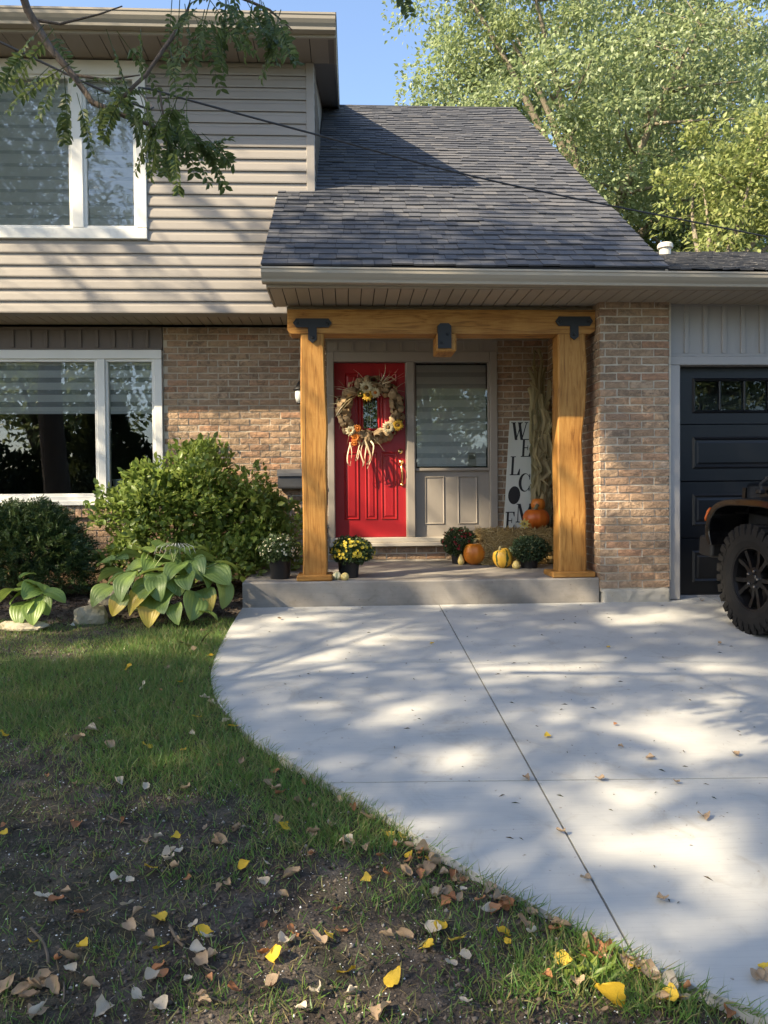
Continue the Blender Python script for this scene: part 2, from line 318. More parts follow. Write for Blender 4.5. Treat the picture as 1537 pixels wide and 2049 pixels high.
def edge_x(y):                                                   # driveway edge position for a given Y (edge is nearly a graph over Y)
    ys = np.array([p[1] for p in EDGEW]); xs = np.array([p[0] for p in EDGEW]); o = np.argsort(ys); return np.interp(y, ys[o], xs[o])
def axis_grid(a, b, step, far, n):
    core = np.arange(a, b+1e-6, step); k = np.geomspace(step*2, far, n); return np.concatenate([(a-k)[::-1], core, b+k])
gx = axis_grid(-4.3, 2.4, .024, 400, 34); gy = axis_grid(1.2, 8.9, .026, 400, 34)
GX, GY = np.meshgrid(gx, gy)
def soil_h(x, y):
    h = gz(x, y)+.05*(fbm(x*.9, y*.9, 3)-.5)+.035*(fbm(x*6, y*6, 4)-.5)+.022*(fbm(x*26+5, y*26, 3)-.5)-.030
    bed = np.clip((y-(6.35+.25*np.clip(x+3.5, 0, 3)))/.35, 0, 1)*(x < -.9); h = h+bed*(.06+.06*(fbm(x*14, y*14, 3)-.5))
    mound = .10*np.exp(-(((x+3.1)/.55)**2+((y-6.35)/.25)**2)); return h+mound
HZ = soil_h(GX, GY)
under = ((GX > edge_x(GY)+.03) & (GY < 7.3) & (GX < 6.35)) | ((GY > 8.93) & (GX < 6.2) & (GX > -7.9)) | ((GY > 7.08) & (GX > -.93) & (GX < 6.2))
farm = np.clip((np.hypot(GX, GY-4)-14)/10, 0, 1); HZ = HZ*(1-farm)+gz(GX, GY)*farm
HZ = np.where(under, np.minimum(HZ, gz(GX, GY)-.16), HZ)
ny, nx = GX.shape; idx = np.arange(nx*ny).reshape(ny, nx)
GF = np.stack([idx[:-1, :-1], idx[:-1, 1:], idx[1:, 1:], idx[1:, :-1]], -1).reshape(-1, 4)
ground = npobj('ground', np.stack([GX, GY, HZ], -1).reshape(-1, 3), GF, M_SOIL, smooth=True); tag(ground, kind='structure', label='dark crumbly soil of the front yard with bare patches')
# driveway: cast panels parted by saw cut joints
def clip(poly, a, b, c):                                          # keep a*x+b*y<=c
    out = []
    for i, p in enumerate(poly):
        q = poly[(i+1) % len(poly)]; dp, dq = a*p[0]+b*p[1]-c, a*q[0]+b*q[1]-c
        if dp <= 0: out.append(p)
        if dp*dq < 0: t = dp/(dp-dq); out.append((p[0]+(q[0]-p[0])*t, p[1]+(q[1]-p[1])*t))
    return out
def dense(poly):                                                  # smooth the curved edge
    return poly
def catmull(pts, k=5):
    pts = [np.array(p) for p in pts]; out = []
    for i in range(len(pts)-1):
        p0, p1, p2, p3 = pts[max(i-1, 0)], pts[i], pts[i+1], pts[min(i+2, len(pts)-1)]
        for j in range(k):
            t = j/k; out.append(tuple(.5*((2*p1)+(-p0+p2)*t+(2*p0-5*p1+4*p2-p3)*t*t+(-p0+3*p1-3*p2+p3)*t**3)))
    return out+[tuple(pts[-1])]
DRVS = catmull(EDGEW, 5)+DRV[len(EDGEW):]
driveway = bpy.data.objects.new('driveway', None); link(driveway); 
bb = B(); bb.prism([(x, y) for x, y in [(p[0]+.004 if i < len(DRVS)-4 else p[0], p[1]) for i, p in enumerate(DRVS)]], 2, -.13, -.016)
bb.V = [(x, y, z+SLOPE*y) for x, y, z in bb.V]
bpy.data.objects.remove(driveway); ORG.pop('driveway', None)
driveway = obj('driveway', bb, pmat('joint_filler', [(.10,.095,.088),(.16,.15,.14)], 30, .95)); tag(driveway, kind='structure', label='pale concrete driveway with saw cut joints')
jx = [-9, .834, 3.45, 9]; jy = [-9, -.45, 1.45, (3.41, -.033), (5.27, -.066), 9]
g = .0045
for i in range(3):
    for j in range(5):
        pl = clip(clip(DRVS, -1, 0, -(jx[i]+g)), 1, 0, jx[i+1]-g)
        for v, sgn in ((jy[j], -1), (jy[j+1], 1)):
            c0, k = v if isinstance(v, tuple) else (v, 0.)
            pl = clip(pl, -k*sgn, sgn, sgn*c0-g) if pl else pl
        if len(pl) < 3: continue
        b = B(); b.prism(pl, 2, -.08, 0); b.V = [(x, y, z+SLOPE*y) for x, y, z in b.V]; obj('panel', b, M_DRIVE, driveway)
# ================================================================== the house
HO = (0, 8.9, .52)
house = thing('house', 'brick and taupe siding house with red front door, timber porch and dark garage door', 'house', HO)
BC, BL, WY, PY, SY = .074, .231, 8.9, 7.04, 8.33
_bc = {}
def brick_mesh(L, H=.064, D=.045):
    k = (round(L, 2), H); 
    if k not in _bc: _bc[k] = []
    if len(_bc[k]) < 5:
        rr = random.Random(hash(k)+len(_bc[k])); nx_, nz_ = 4, 2; V = []; F = []
        for j in range(nz_+1):
            for i in range(nx_+1):
                per = i in (0, nx_) or j in (0, nz_); x = (i/nx_-.5)*L; z = (j/nz_-.5)*H
                if per: x += rr.uniform(-.0025, .0025); z += rr.uniform(-.0025, .0025)
                V.append((x*(.985 if per else 1), rr.uniform(.001, .006) if per else rr.uniform(-.0012, .0015), z*(.96 if per else 1)))
        W_ = nx_+1; loop = [i for i in range(W_)]+[W_+nx_]+[2*W_+i for i in range(nx_, -1, -1)]+[W_]
        for j in range(nz_):
            for i in range(nx_): F.append((j*W_+i, j*W_+i+1, (j+1)*W_+i+1, (j+1)*W_+i))
        n0 = len(V); V += [(V[q][0]*1.012, D, V[q][2]*1.03) for q in loop]; n = len(loop)
        F += [(loop[q], n0+q, n0+(q+1) % n, loop[(q+1) % n]) for q in range(n)]
        me = bpy.data.meshes.new('brick'); me.from_pydata(V, [], F); fixn(me); me.materials.append(MB); _bc[k].append(me)
    return random.choice(_bc[k])
def lay(parent, face, plane, a0, a1, z0, z1, off=0.):
    rows = int(round((z1-z0)/BC)); hh = (z1-z0)/rows
    for r in range(rows):
        z = z0+(r+.5)*hh; p = a0-((r % 2)*.5+off)*BL+random.uniform(-.006, .006)
        while p < a1-.02:
            s_, e_ = max(p, a0), min(p+BL, a1); p += BL
            if e_ == a1: p = a1
            if a1-e_ < .055: e_ = a1
            if e_-s_ < .045: continue
            L = e_-s_-.011; c = (s_+e_)/2; d = random.uniform(-.003, .004); tilt = random.gauss(0, .012)
            if face == 'front': inst('brick', brick_mesh(L), (c, plane+d, z), parent, (tilt*.3, tilt, 0))
            else: inst('brick', brick_mesh(L), (plane+d, c, z), parent, (0, 0, -math.pi/2))
def wall(name, boxes, mat=M_MORTAR, parent=house):
    b = B()
    for q in boxes: b.box(*q)
    return obj(name, b, mat, parent)
w1 = wall('brick_wall', [(-2.085, -.224, WY+.011, 9.12, .4, 3.468)]); lay(w1, 'front', WY, -2.085, -.224, .80, 3.466, .3)
w2 = wall('brick_wall', [(-8, -2.088, WY+.011, 9.12, .4, 1.31), (-8, -4.62, WY+.011, 9.12, 1.312, 3.468)]); lay(w2, 'front', WY, -4.7, -2.088, .80, 1.308)
w2b = wall('brick_wall', [(-5.7, -4.63, WY+.004, WY+.0105, .79, 3.466)]); lay(w2b, 'front', WY, -5.7, -4.63, .80, 3.466, .15)
x = -4.66
while x < -2.12:                                                  # rowlock sill under the window
    inst('brick', brick_mesh(.135, .066), (x+.04, WY-.035, 1.384), w2, (0, math.pi/2, 0)); x += .0785
b = B(); b.box(-4.7, -2.09, WY-.02, WY+.01, 1.318, 1.448); obj('sill_mortar', b, M_MORTAR, w2)
b = B(); b.box(-8, -.97, WY-.01, WY+.008, .3, .79); obj('foundation', b, pmat('tan_foundation', [(.30,.20,.11),(.36,.25,.15)], 6, .9, (40, .3, .005)), house)
w3 = wall('brick_wall', [(1.75, 2.346, WY+.011, 9.12, .5, 3.33)]); lay(w3, 'front', WY, 1.75, 2.35, .785, 3.325, .2)
w4 = wall('brick_wall', [(-.224, 1.75, WY+.011, 9.12, .5, .938)]); lay(w4, 'front', WY, -.224, 1.75, .785, .937, .1)
w5 = wall('brick_pillar', [(2.347, 2.99, PY+.011, 7.5, .62, 3.318)]); lay(w5, 'front', PY, 2.335, 3.003, .646, 3.318, .25)
w6 = wall('brick_wall', [(2.346, 2.5, 7.502, 8.9, .5, 3.318)]); lay(w6, 'side', 2.335, PY+.048, 8.89, .72, 3.318, .2)
def parge(x0, x1, y, z0, z1, depth, seed):                          # rough hand trowelled mortar skirt
    nx_, nz_ = 44, 18; V = []; 
    for j in range(nz_+1):
        for i in range(nx_+1):
            x = x0+(x1-x0)*i/nx_; z = z0+(z1+.03*(mnoise.noise(Vector((x*6, seed, 0)))+.3*mnoise.noise(Vector((x*25, seed, 0))))-z0)*j/nz_; d = .022*mnoise.noise(Vector((x*4, z*5, seed)))+.012*mnoise.noise(Vector((x*14, z*14, seed)))+.006*mnoise.noise(Vector((x*45, z*45, seed))); e_ = max(0, 1-min(i, nx_-i, nz_-j)/1.2); V.append((x, y-.012+d+e_*.02, z))
    W_ = nx_+1; F = [(j*W_+i, j*W_+i+1, (j+1)*W_+i+1, (j+1)*W_+i) for j in range(nz_) for i in range(nx_)]; loop = [i for i in range(W_)]+[j*W_+nx_ for j in range(1, nz_+1)]+[nz_*W_+i for i in range(nx_-1, -1, -1)]+[j*W_ for j in range(nz_-1, 0, -1)]; n0 = len(V); V += [(V[q][0], depth, V[q][2]) for q in loop]; n = len(loop); F += [(loop[q], loop[(q+1) % n], n0+(q+1) % n, n0+q) for q in range(n)]
    b = B(); b.add(V, F); return obj('foundation', b, M_FOUND, house, True)
parge(2.36, 3.005, PY, .38, .640, 7.3, 2.)
b = B(); b.box(3.0, 3.02, PY+.02, 7.3, .72, 3.318); obj('corner_mortar', b, M_MORTAR, house)
# --- porch slab
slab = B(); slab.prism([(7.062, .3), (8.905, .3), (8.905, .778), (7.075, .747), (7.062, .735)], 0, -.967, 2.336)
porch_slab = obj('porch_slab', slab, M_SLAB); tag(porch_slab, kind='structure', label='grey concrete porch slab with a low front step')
# --- board and batten friezes
def frieze(x0, x1, y, z0, z1, pitch, mat, bat=.045, shift=0., rail=.028):
    b = B(); b.box(x0, x1, y, y+.03, z0, z1); f_ = obj('frieze_panel', b, mat, house)
    for za, zb in ((z1-rail, z1+.001), (z0-.001, z0+rail*.8)):
        b = B(); b.cbox(x0+.001, x1-.001, y-.012, y+.002, za, zb, .002); obj('rail', b, mat, f_)
    me = None; x = x0+shift
    while x < x1-bat:
        if me is None:
            b = B(); b.cbox(0, bat, -.016, .002, z0+rail*.8+.001, z1-rail-.001, .003); me = b.mesh('batten'); fixn(me); me.materials.append(mat)
        inst('batten', me, (x, y, 0), f_); x += pitch
frieze(-4.62, -2.09, WY-.005, 3.212, 3.466, .187, M_BRN, .04, .10)
frieze(-.218, 1.748, WY-.004, 3.19, 3.322, .187, M_TRIM, .035, .08, .02)
frieze(3.02, 6.2, 7.12, 2.815, 3.325, .181, M_TRIM2, .042, .15, .034)
# --- siding
def board_profile(h): return [(0.0, 0.0), (-.016, -.004), (-.018, .010), (-.011, h*.60), (-.002, h*.72), (-.001, h), (.012, h), (.012, 0)]
EXPO = .1256
up = wall('upper_wall', [(-8, -2.1, SY+.013, SY+.15, 3.49, 4.27), (-2.1, -.34, SY+.013, SY+.15, 3.49, 6.15), (-8, -4.42, SY+.013, SY+.15, 4.27, 6.15)], M_SIDE)
k = 0
while 3.49+(k+1)*EXPO < 6.17:
    z0 = 3.496+k*EXPO; h = EXPO-.006
    spans = [(-8, -.402)] if z0+h < 4.275 else [(-2.083, -.402), (-8, -4.43)]
    for a, c in spans:
        b = B(); b.prism([(SY+y_, z0+z_) for y_, z_ in board_profile(h)], 0, a, c); obj('siding_board', b, M_SIDE, up)
    k += 1
b = B(); b.cbox(-.402, -.315, SY-.018, SY+.09, 4.69, 6.145, .004); obj('corner_trim', b, M_SIDE, house)
b = B(); b.prism([(SY+.10, 3.7), (12.4, 3.7), (12.4, 7.70), (SY+.10, 6.33)], 0, -.40, -.335); side = obj('dormer_side_wall', b, M_SIDE, house)
for k in range(9, 22):
    z0 = 3.492+k*EXPO; b = B(); b.prism([(-.325-y_, z0+z_) for y_, z_ in board_profile(EXPO-.0005)], 1, SY+.092, 12.3)
    b.V = [(v[0], v[1], v[2]) for v in b.V]; obj('siding_board', b, M_SIDE, side)
b = B(); b.prism([(-.31, 4.70), (-.30, 4.70), (-.30, 4.735), (-.31, 4.735)], 1, SY+.02, 8.5); b.box(-.74, -.315, SY-.03, SY-.016, 4.70, 4.716); obj('flashing', b, M_WHT, house)
# --- soffits: decks with separate planks
def soffit(name, x0, x1, y0, y1, z, pitch=.113, mat=M_SOFF, pl=True):
    b = B(); b.box(x0, x1, y0, y1, z+.008, z+.02); d = obj(name, b, M_DARK, house)
    b = B(); b.cbox(0, pitch-.007, y0+.003, y1-.002, z-.004, z+.0075, .003); me = b.mesh('soffit_plank'); fixn(me); me.materials.append(mat)
    n = int((x1-x0)/pitch)
    for i in range(n): inst('soffit_plank', me, (x0+.004+i*pitch, 0, 0), d)
soffit('soffit', -.655, 6.3, 6.625, 7.262, 3.305)
soffit('soffit', -4.9, -.42, SY+.02, WY-.008, 3.497, .113, M_SOFF)
soffit('soffit', -4.9, -.10, 7.86, SY-.002, 6.148, .19, pmat('upper_soffit', [(.24,.20,.16),(.28,.24,.19)], 4, .5, vary=.03))
b = B(); b.box(-.54, 2.345, 7.28, 8.91, 3.322, 3.335); obj('porch_ceiling', b, M_SOFF, house)
b = B(); b.cbox(-.55, 2.334, 7.245, 7.275, 3.252, 3.304, .003); obj('frieze_board', b, M_GUT, house)
# --- gutters and fascia
def gutter(x0, x1, y, z, w_, h, drop, sl_=0.):
    pr = [(0, h*.30), (0, h*.98), (-w_*.86, h*.92), (-w_*.90, h), (-w_, h*.985), (-w_, h*.86), (-w_*.95, h*.80), (-w_*.93, h*.60), (-w_*.80, h*.38), (-w_*.66, h*.20), (-w_*.62, .004), (-w_*.58, 0), (0, 0)]
    b = B(); b.prism([(y+p, z+q) for p, q in pr], 0, x0, x1); b.V = [(v[0], v[1], v[2]-sl_*(v[0]-x0)) for v in b.V]
    b.box(x0+.03, x1, y+.001, y+.03, z-drop, z+h*.9); return obj('gutter', b, M_GUT, house)
gutter(-.70, 6.35, 6.585, 3.325, .13, .118, .022, .0065)
gutter(-8, -.075, 7.845, 6.165, .125, .15, .03)
b = B(); b.prism([(6.62, 3.30), (7.27, 3.30), (7.4, 3.33), (8.3, 4.66), (6.62, 3.43)], 0, -.672, -.657); obj('eave_end', b, M_GUT, house)
# --- roofs
RS = .725; RE = (6.50, 3.462); ang = math.atan(RS); Lr = math.hypot(1, RS)
def roof_deck(name, poly, ze, ye, s_, th_=.05, mat=M_DARK):
    b = B(); b.prism(poly, 2, -th_, 0); b.V = [(x, y, z+ze+(y-ye)*s_) for x, y, z in b.V]; return obj(name, b, mat, house)
RX = 2.765
roof = roof_deck('roof', [(-.70, 6.51), (RX, 6.51), (RX, 12.5), (-.325, 12.5), (-.325, 8.40), (-.70, 8.36)], RE[1]-.012, RE[0], RS)
wedge = {}
def shingle_geo(w_, s_=.17): return [(0, 0, 0), (w_, 0, 0), (w_, s_, -.004), (0, s_, -.004), (0, 0, .015), (w_, 0, .015), (w_, s_, .001), (0, s_, .001)], [(4, 5, 6, 7), (0, 1, 5, 4), (1, 2, 6, 5), (3, 0, 4, 7)]
EX = .136; rest = B(); cnt = 0; Ra = Matrix.Rotation(ang, 3, 'X')
S_ = random.Random(5)
for k in range(int((12.5-6.5)*Lr/EX)):
    s0 = k*EX; y = RE[0]+s0/Lr; z = RE[1]+(y-RE[0])*RS; x = -.705 if y < 8.31 else -.322
    wob = S_.uniform(0, 9)
    while x < RX-.02:
        w_ = S_.choice([.08, .10, .12, .15, .18, .22]); w_ = round(min(w_, RX+.005-x), 2)
        if RX-(x+w_) < .06: w_ = round(RX+.005-x, 2)
        dz = .003*math.sin(x*5+wob)+S_.choice([0, 0, .005])
        if cnt < 300:
            if w_ not in wedge:
                v, f = shingle_geo(w_-.003); me = bpy.data.meshes.new('shingle'); me.from_pydata(v, [], f); me.materials.append(M_SH); wedge[w_] = me
            inst('shingle', wedge[w_], (x, y, z+dz), roof, (ang+S_.gauss(0, .006), 0, S_.gauss(0, .003))); cnt += 1
        else:
            v, f = shingle_geo(w_-.003); rest.add([Ra @ Vector(q)+Vector((x, y, z+dz)) for q in v], f)
        x += w_
o = obj('shingles', rest, M_SH, roof, fix=False); tag(o, kind='stuff')
b = B(); b.box(-.4, RX+.01, -.12, .12, -.01, .012); b.V = [(x, 12.5+y, RE[1]+6*RS+.015+z-abs(y)*RS) for x, y, z in b.V]; obj('ridge_cap', b, M_SH, roof)
b = B(); b.prism([(6.5, 3.44), (12.5, 3.44+6*RS), (12.5, 3.31+6*RS), (6.62, 3.31)], 0, RX-.03, RX-.006); obj('rake_board', b, M_GUT, house)
roof_deck('roof', [(-8, 12.5), (RX, 12.5), (RX, 18.6), (-8, 18.6)], 0, 0, 0).matrix_basis = Matrix.Identity(4)
o = bpy.data.objects[[q.name for q in house.children if q.name.startswith('roof')][-1]]
for v in o.data.vertices: yy = v.co.y+HO[1]; v.co.z = RE[1]+6*RS-.012-(yy-12.5)*RS-HO[2]-(0 if v.index >= 4 else .05)
o.data.materials.clear(); o.data.materials.append(M_SH)
# garage roof
gr = P(1450, 503, 11.5); gs = (gr[2]-RE[1])/(11.5-6.5)
groof = roof_deck('garage_roof', [(RX+.002, 6.51), (6.5, 6.51), (6.5, 11.5), (RX+.002, 11.5)], RE[1]-.012-.02, 6.5, gs)
b2 = B(); Rg = Matrix.Rotation(math.atan(gs), 3, 'X'); Lg = math.hypot(1, gs)
for k in range(int(5*Lg/EX)):
    y = 6.5+k*EX/Lg; z = RE[1]-.02+(y-6.5)*gs; x = RX+.004
    while x < 6.5:
        w_ = S_.choice([.08, .10, .12, .15, .18, .22]); v, f = shingle_geo(w_-.003); b2.add([Rg @ Vector(q)+Vector((x, y, z+S_.choice([0, .004, .01]))) for q in v], f); x += w_
o = obj('shingles', b2, M_SH, groof, fix=False); tag(o, kind='stuff')
roof_deck('garage_roof', [(RX+.002, 11.5), (6.5, 11.5), (6.5, 16), (RX+.002, 16)], gr[2]-.03, 11.5, -gs, .05, M_SH)
# dormer roof
ds = (7.87-6.33)/(12.5-7.76)
roof_deck('dormer_roof', [(-8.2, 7.75), (-.065, 7.75), (-.065, 12.6), (-8.2, 12.6)], 6.335, 7.76, ds, .05, M_SH)
b = B(); b.prism([(7.86, 6.15), (8.33, 6.15), (12.5, 7.70), (12.5, 7.84), (7.86, 6.30)], 0, -.094, -.070); obj('rake_board', b, M_GUT, house)
b = B(); b.prism([(7.86, 6.152), (8.34, 6.152), (12.5, 7.72), (12.5, 7.76), (8.3, 6.2), (7.86, 6.2)], 0, -.33, -.096); obj('rake_soffit', b, pmat('rake_soffit', [(.16,.135,.11)], rough=.6), house)
# closing walls that the camera does not face
b = B(); b.prism([(8.9, .4), (16, .4), (16, 5.3), (12.5, 7.75), (9.0, 5.2)], 0, 2.56, 2.66); b.box(-8, 2.6, 15.9, 16.0, .4, 5.3); b.prism([(9, .4), (16, .4), (16, 5.3), (12.5, 7.7), (8.5, 6.2), (8.48, 3.5), (9, 3.5)], 0, -8, -7.9)
b.box(6.1, 6.2, 7.6, 15.5, .4, 3.5); b.box(2.66, 6.2, 15.4, 15.5, .4, 3.5); obj('outer_wall', b, M_SIDE, house)
w7 = wall('brick_pillar', [(5.71, 6.25, PY+.011, 7.5, .4, 3.318)]); lay(w7, 'front', PY, 5.71, 6.25, .72, 3.318, .25)
# plumbing vent on the garage roof
vp = P(1331, 497, 10.2); b = B(); b.lathe([(.0, .001), (.075, 0), (.075, .16), (.10, .17), (.10, .215), (.085, .235), (0, .24)], (vp[0], vp[1], vp[2]-.17), 18); obj('vent_pipe', b, pmat('vent_metal', [(.5,.47,.40),(.6,.56,.48)], 8, .5), house)
# --- windows
def zebra(parent, x0, x1, y, ztop, zbot, band=.083, sheer=.055, sm=None):
    z = ztop; mb = {}
    while z > zbot+.01:
        for h, m_, nm in ((band, M_BLIND, 'blind_band'), (sheer, sm or M_SHEER, 'sheer_band')):
            a = max(z-h, zbot)
            if z-a < .008: break
            b = B(); b.box(x0, x1, y, y+.003, a+.0005, z-.0005); obj(nm, b, m_, parent); z = a
    b = B(); b.cbox(x0, x1, y-.008, y+.012, zbot-.028, zbot-.001, .004); obj('bottom_rail', b, M_WHT, parent)
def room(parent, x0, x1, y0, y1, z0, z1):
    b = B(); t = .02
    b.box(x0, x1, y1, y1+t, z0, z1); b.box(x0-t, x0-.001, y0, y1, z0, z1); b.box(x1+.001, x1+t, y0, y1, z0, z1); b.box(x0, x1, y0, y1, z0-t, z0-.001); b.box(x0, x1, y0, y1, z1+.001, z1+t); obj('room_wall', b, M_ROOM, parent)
def frame(parent, X0, X1, Z0, Z1, holes, y0, y1, mat, c=.006):
    """casing with one opening per hole; every hole gets its own stepped sash"""
    b = B(); hs = sorted(holes); ztop = max(h[3] for h in hs); zbot = min(h[2] for h in hs); e = .0015
    b.cbox(X0, X1, y0, y1, ztop+.03, Z1, c); b.cbox(X0, X1, y0, y1, Z0, zbot-.03, c)
    xs = [X0]+sum([[h[0]-.03, h[1]+.03] for h in hs], [])+[X1]
    for i in range(0, len(xs), 2): b.cbox(xs[i], xs[i+1], y0+e, y1-e, zbot-.03+e, ztop+.03-e, c)
    f_ = obj('frame', b, mat, parent)
    for h in hs:
        b = B(); a0, a1, c0, c1 = h; s_ = .032
        b.cbox(a0-s_, a1+s_, y0+.022, y1+.02, c1, c1+s_, .005); b.cbox(a0-s_, a1+s_, y0+.022, y1+.02, c0-s_, c0, .005); b.cbox(a0-s_, a0, y0+.0225, y1+.02, c0+.0005, c1-.0005, .005); b.cbox(a1, a1+s_, y0+.0225, y1+.02, c0+.0005, c1-.0005, .005)
        obj('sash', b, mat, parent); b = B(); b.box(a0-.004, a1+.004, y0+.05, y0+.053, c0-.004, c1+.004); obj('pane', b, M_GLASS, parent)
lw = bpy.data.objects.new('window', None); link(lw, house); tag(lw, label='wide white framed ground floor window with half raised striped blind')
zt, zb = P(100, 724, WY)[2], P(100, 988, WY)[2]
frame(lw, -4.6, -2.092, 1.452, 3.208, [(-4.45, -2.852, zb, zt), (-2.70, -2.212, zb, zt)], WY-.028, WY+.06, M_WHT)
b = B(); b.cbox(-4.62, -2.09, WY-.06, WY-.03, 1.45, 1.505, .006); obj('sill', b, M_WHT, lw)
room(lw, -4.7, -2.0, 9.13, 12.2, .9, 3.5); zebra(lw, -4.5, -2.80, WY+.075, 3.13, P(100, 822, WY)[2]); zebra(lw, -2.74, -2.17, WY+.075, 3.13, P(260, 822, WY)[2])
uw = bpy.data.objects.new('window', None); link(uw, house); tag(uw, label='white framed upstairs window with drawn striped blinds and tree reflections')
z1, z0 = P(60, 156, SY)[2], P(60, 451, SY)[2]
frame(uw, -4.42, -2.088, P(150, 479, SY)[2], P(150, 122, SY)[2], [(-4.28, P(138, 300, SY)[0], z0, z1), (P(173, 300, SY)[0], P(267, 300, SY)[0], z0, z1)], SY-.035, SY+.05, M_WHT)
room(uw, -4.5, -2.0, SY+.16, 11, 3.6, 6.2); zebra(uw, -4.3, -2.84, SY+.065, z1+.05, z0-.03, .10, .035, M_SHEER2); zebra(uw, -2.76, -2.18, SY+.065, z1+.05, z0-.03, .10, .035, M_SHEER2)
b = B(); b.lathe([(0, 0), (.055, 0), (.075, .15), (.08, .15), (.08, .165), (.06, .165), (0, .155)], (P(237, 925, 9.14)[0], 9.16, 1.585), 16); o = obj('flower_pot', b, M_WHT, org=(P(237, 925, 9.14)[0], 9.16, 1.585)); tag(o, 'small white flower pot on the sill inside the ground floor window', 'flower pot')
# --- front door set
fd = bpy.data.objects.new('door_frame', None); link(fd, house)
b = B(); e = .0015
b.cbox(-.222, -.147, WY-.022, 9.0, .95, 3.188, .005); b.cbox(.692, .782, WY-.0205, 9.0, 1.047, 3.072-e, .005); b.cbox(1.662, 1.748, WY-.022, 9.0, .95, 3.188, .005); b.cbox(-.147+e, 1.662-e, WY-.02, 9.0, 3.074, 3.187, .005)
b.cbox(-.165, -.142, WY+.03, 8.99, 1.047, 3.0735, .004); b.cbox(.682, .6915, WY+.03, 8.99, 1.047, 3.0735, .003); obj('casing', b, M_TRIM, fd)
b = B(); b.cbox(-.21, 1.74, WY-.075, 9.02, .945, .99, .006); b.cbox(-.20, 1.73, WY-.045, 9.02, .9915, 1.046, .005); obj('threshold', b, pmat('threshold', [(.42,.38,.31),(.50,.45,.37)], 8, .5), fd)
door = bpy.data.objects.new('front_door', None); link(door, house); tag(door, label='red panelled front door with a narrow glass light')
DY = 8.965
def px_x(px, py, Y): return P(px, py, Y)[0]
def px_z(px, py, Y): return P(px, py, Y)[2]
dx0, dx1, dz0, dz1 = -.143, .683, 1.05, 3.071
gx0, gx1, gz0, gz1 = px_x(727, 820, DY), px_x(755, 820, DY), px_z(740, 857, DY), px_z(740, 762, DY)
b = B(); b.box(dx0, gx0, DY, DY+.045, dz0, dz1); b.box(gx1, dx1, DY, DY+.045, dz0, dz1); b.box(gx0+e/9, gx1-e/9, DY, DY+.045, dz0, gz0); b.box(gx0+e/9, gx1-e/9, DY, DY+.045, gz1, dz1); obj('door_leaf', b, M_RED, door)
def mould(parent, x0, x1, z0, z1, y, mat, w_=.022, d=.011, name='panel', raised=True):
    """raised moulding ring with a fielded panel inside"""
    def ring(xa, xb, za, zb, ya, xc, xd, zc, zd, yb): return [(xa,ya,za),(xb,ya,za),(xb,ya,zb),(xa,ya,zb),(xc,yb,zc),(xd,yb,zc),(xd,yb,zd),(xc,yb,zd)], [(0,1,5,4),(1,2,6,5),(2,3,7,6),(3,0,4,7)]
    b = B(); i = w_/2
    b.add(*ring(x0, x1, z0, z1, y-.0008, x0+i, x1-i, z0+i, z1-i, y-d)); b.add(*ring(x0+i, x1-i, z0+i, z1-i, y-d, x0+w_, x1-w_, z0+w_, z1-w_, y-.001))
    if raised:
        j = w_+.012; k2 = j+.014; b.add(*ring(x0+w_, x1-w_, z0+w_, z1-w_, y-.001, x0+j, x1-j, z0+j, z1-j, y-.002)); b.add(*ring(x0+j, x1-j, z0+j, z1-j, y-.002, x0+k2, x1-k2, z0+k2, z1-k2, y-.008)); b.add([(x0+k2,y-.008,z0+k2),(x1-k2,y-.008,z0+k2),(x1-k2,y-.008,z1-k2),(x0+k2,y-.008,z1-k2)], [(0,1,2,3)])
    else: b.add([(x0+w_,y-.001,z0+w_),(x1-w_,y-.001,z0+w_),(x1-w_,y-.001,z1-w_),(x0+w_,y-.001,z1-w_)], [(0,1,2,3)])
    return obj(name, b, mat, parent, fix=False)
for xa, xb in ((689, 719), (731, 755), (763, 795)): mould(door, px_x(xa, 980, DY), px_x(xb, 980, DY), px_z(740, 1040, DY), px_z(740, 905, DY), DY, M_RED)
for xa, xb in ((689, 719), (763, 795)): mould(door, px_x(xa, 800, DY), px_x(xb, 800, DY), px_z(740, 862, DY), px_z(740, 746, DY), DY, M_RED)
b = B(); b.box(gx0-.002, gx1+.002, DY+.018, DY+.022, gz0-.002, gz1+.002); obj('pane', b, glassmat('door_glass', 1.8, (.5, .62, .60)), door)
b = B(); cxm, czm = (gx0+gx1)/2, px_z(740, 812, DY)
for p_, q_ in (((cxm, czm+.06), (cxm+.045, czm)), ((cxm+.045, czm), (cxm, czm-.06)), ((cxm, czm-.06), (cxm-.045, czm)), ((cxm-.045, czm), (cxm, czm+.06)), ((cxm, czm-.06), (cxm, gz0)), ((cxm, czm+.06), (cxm, gz1)), ((cxm-.03, gz0), (cxm-.03, gz1)), ((cxm+.03, gz0), (cxm+.03, gz1))):
    b.tube([(p_[0], DY+.016, p_[1]), (q_[0], DY+.016, q_[1])], .0035, 5)
obj('leading', b, pmat('lead_came', [(.25,.25,.24)], rough=.35, metal=.8), door)
mould(door, gx0-.03, gx1+.03, gz0-.03, gz1+.03, DY, M_RED, .02, .012, 'light_moulding', False).data.polygons[8].select = True
o = [q for q in door.children if q.name.startswith('light_moulding')][0]
bm = bmesh.new(); bm.from_mesh(o.data); bm.faces.ensure_lookup_table(); bmesh.ops.delete(bm, geom=[bm.faces[8]], context='FACES'); bm.to_mesh(o.data); bm.free()
b = B(); b.box(gx0, gx1, DY+.07, DY+.075, gz0, gz1); obj('dark_hall', b, M_ROOM, door)
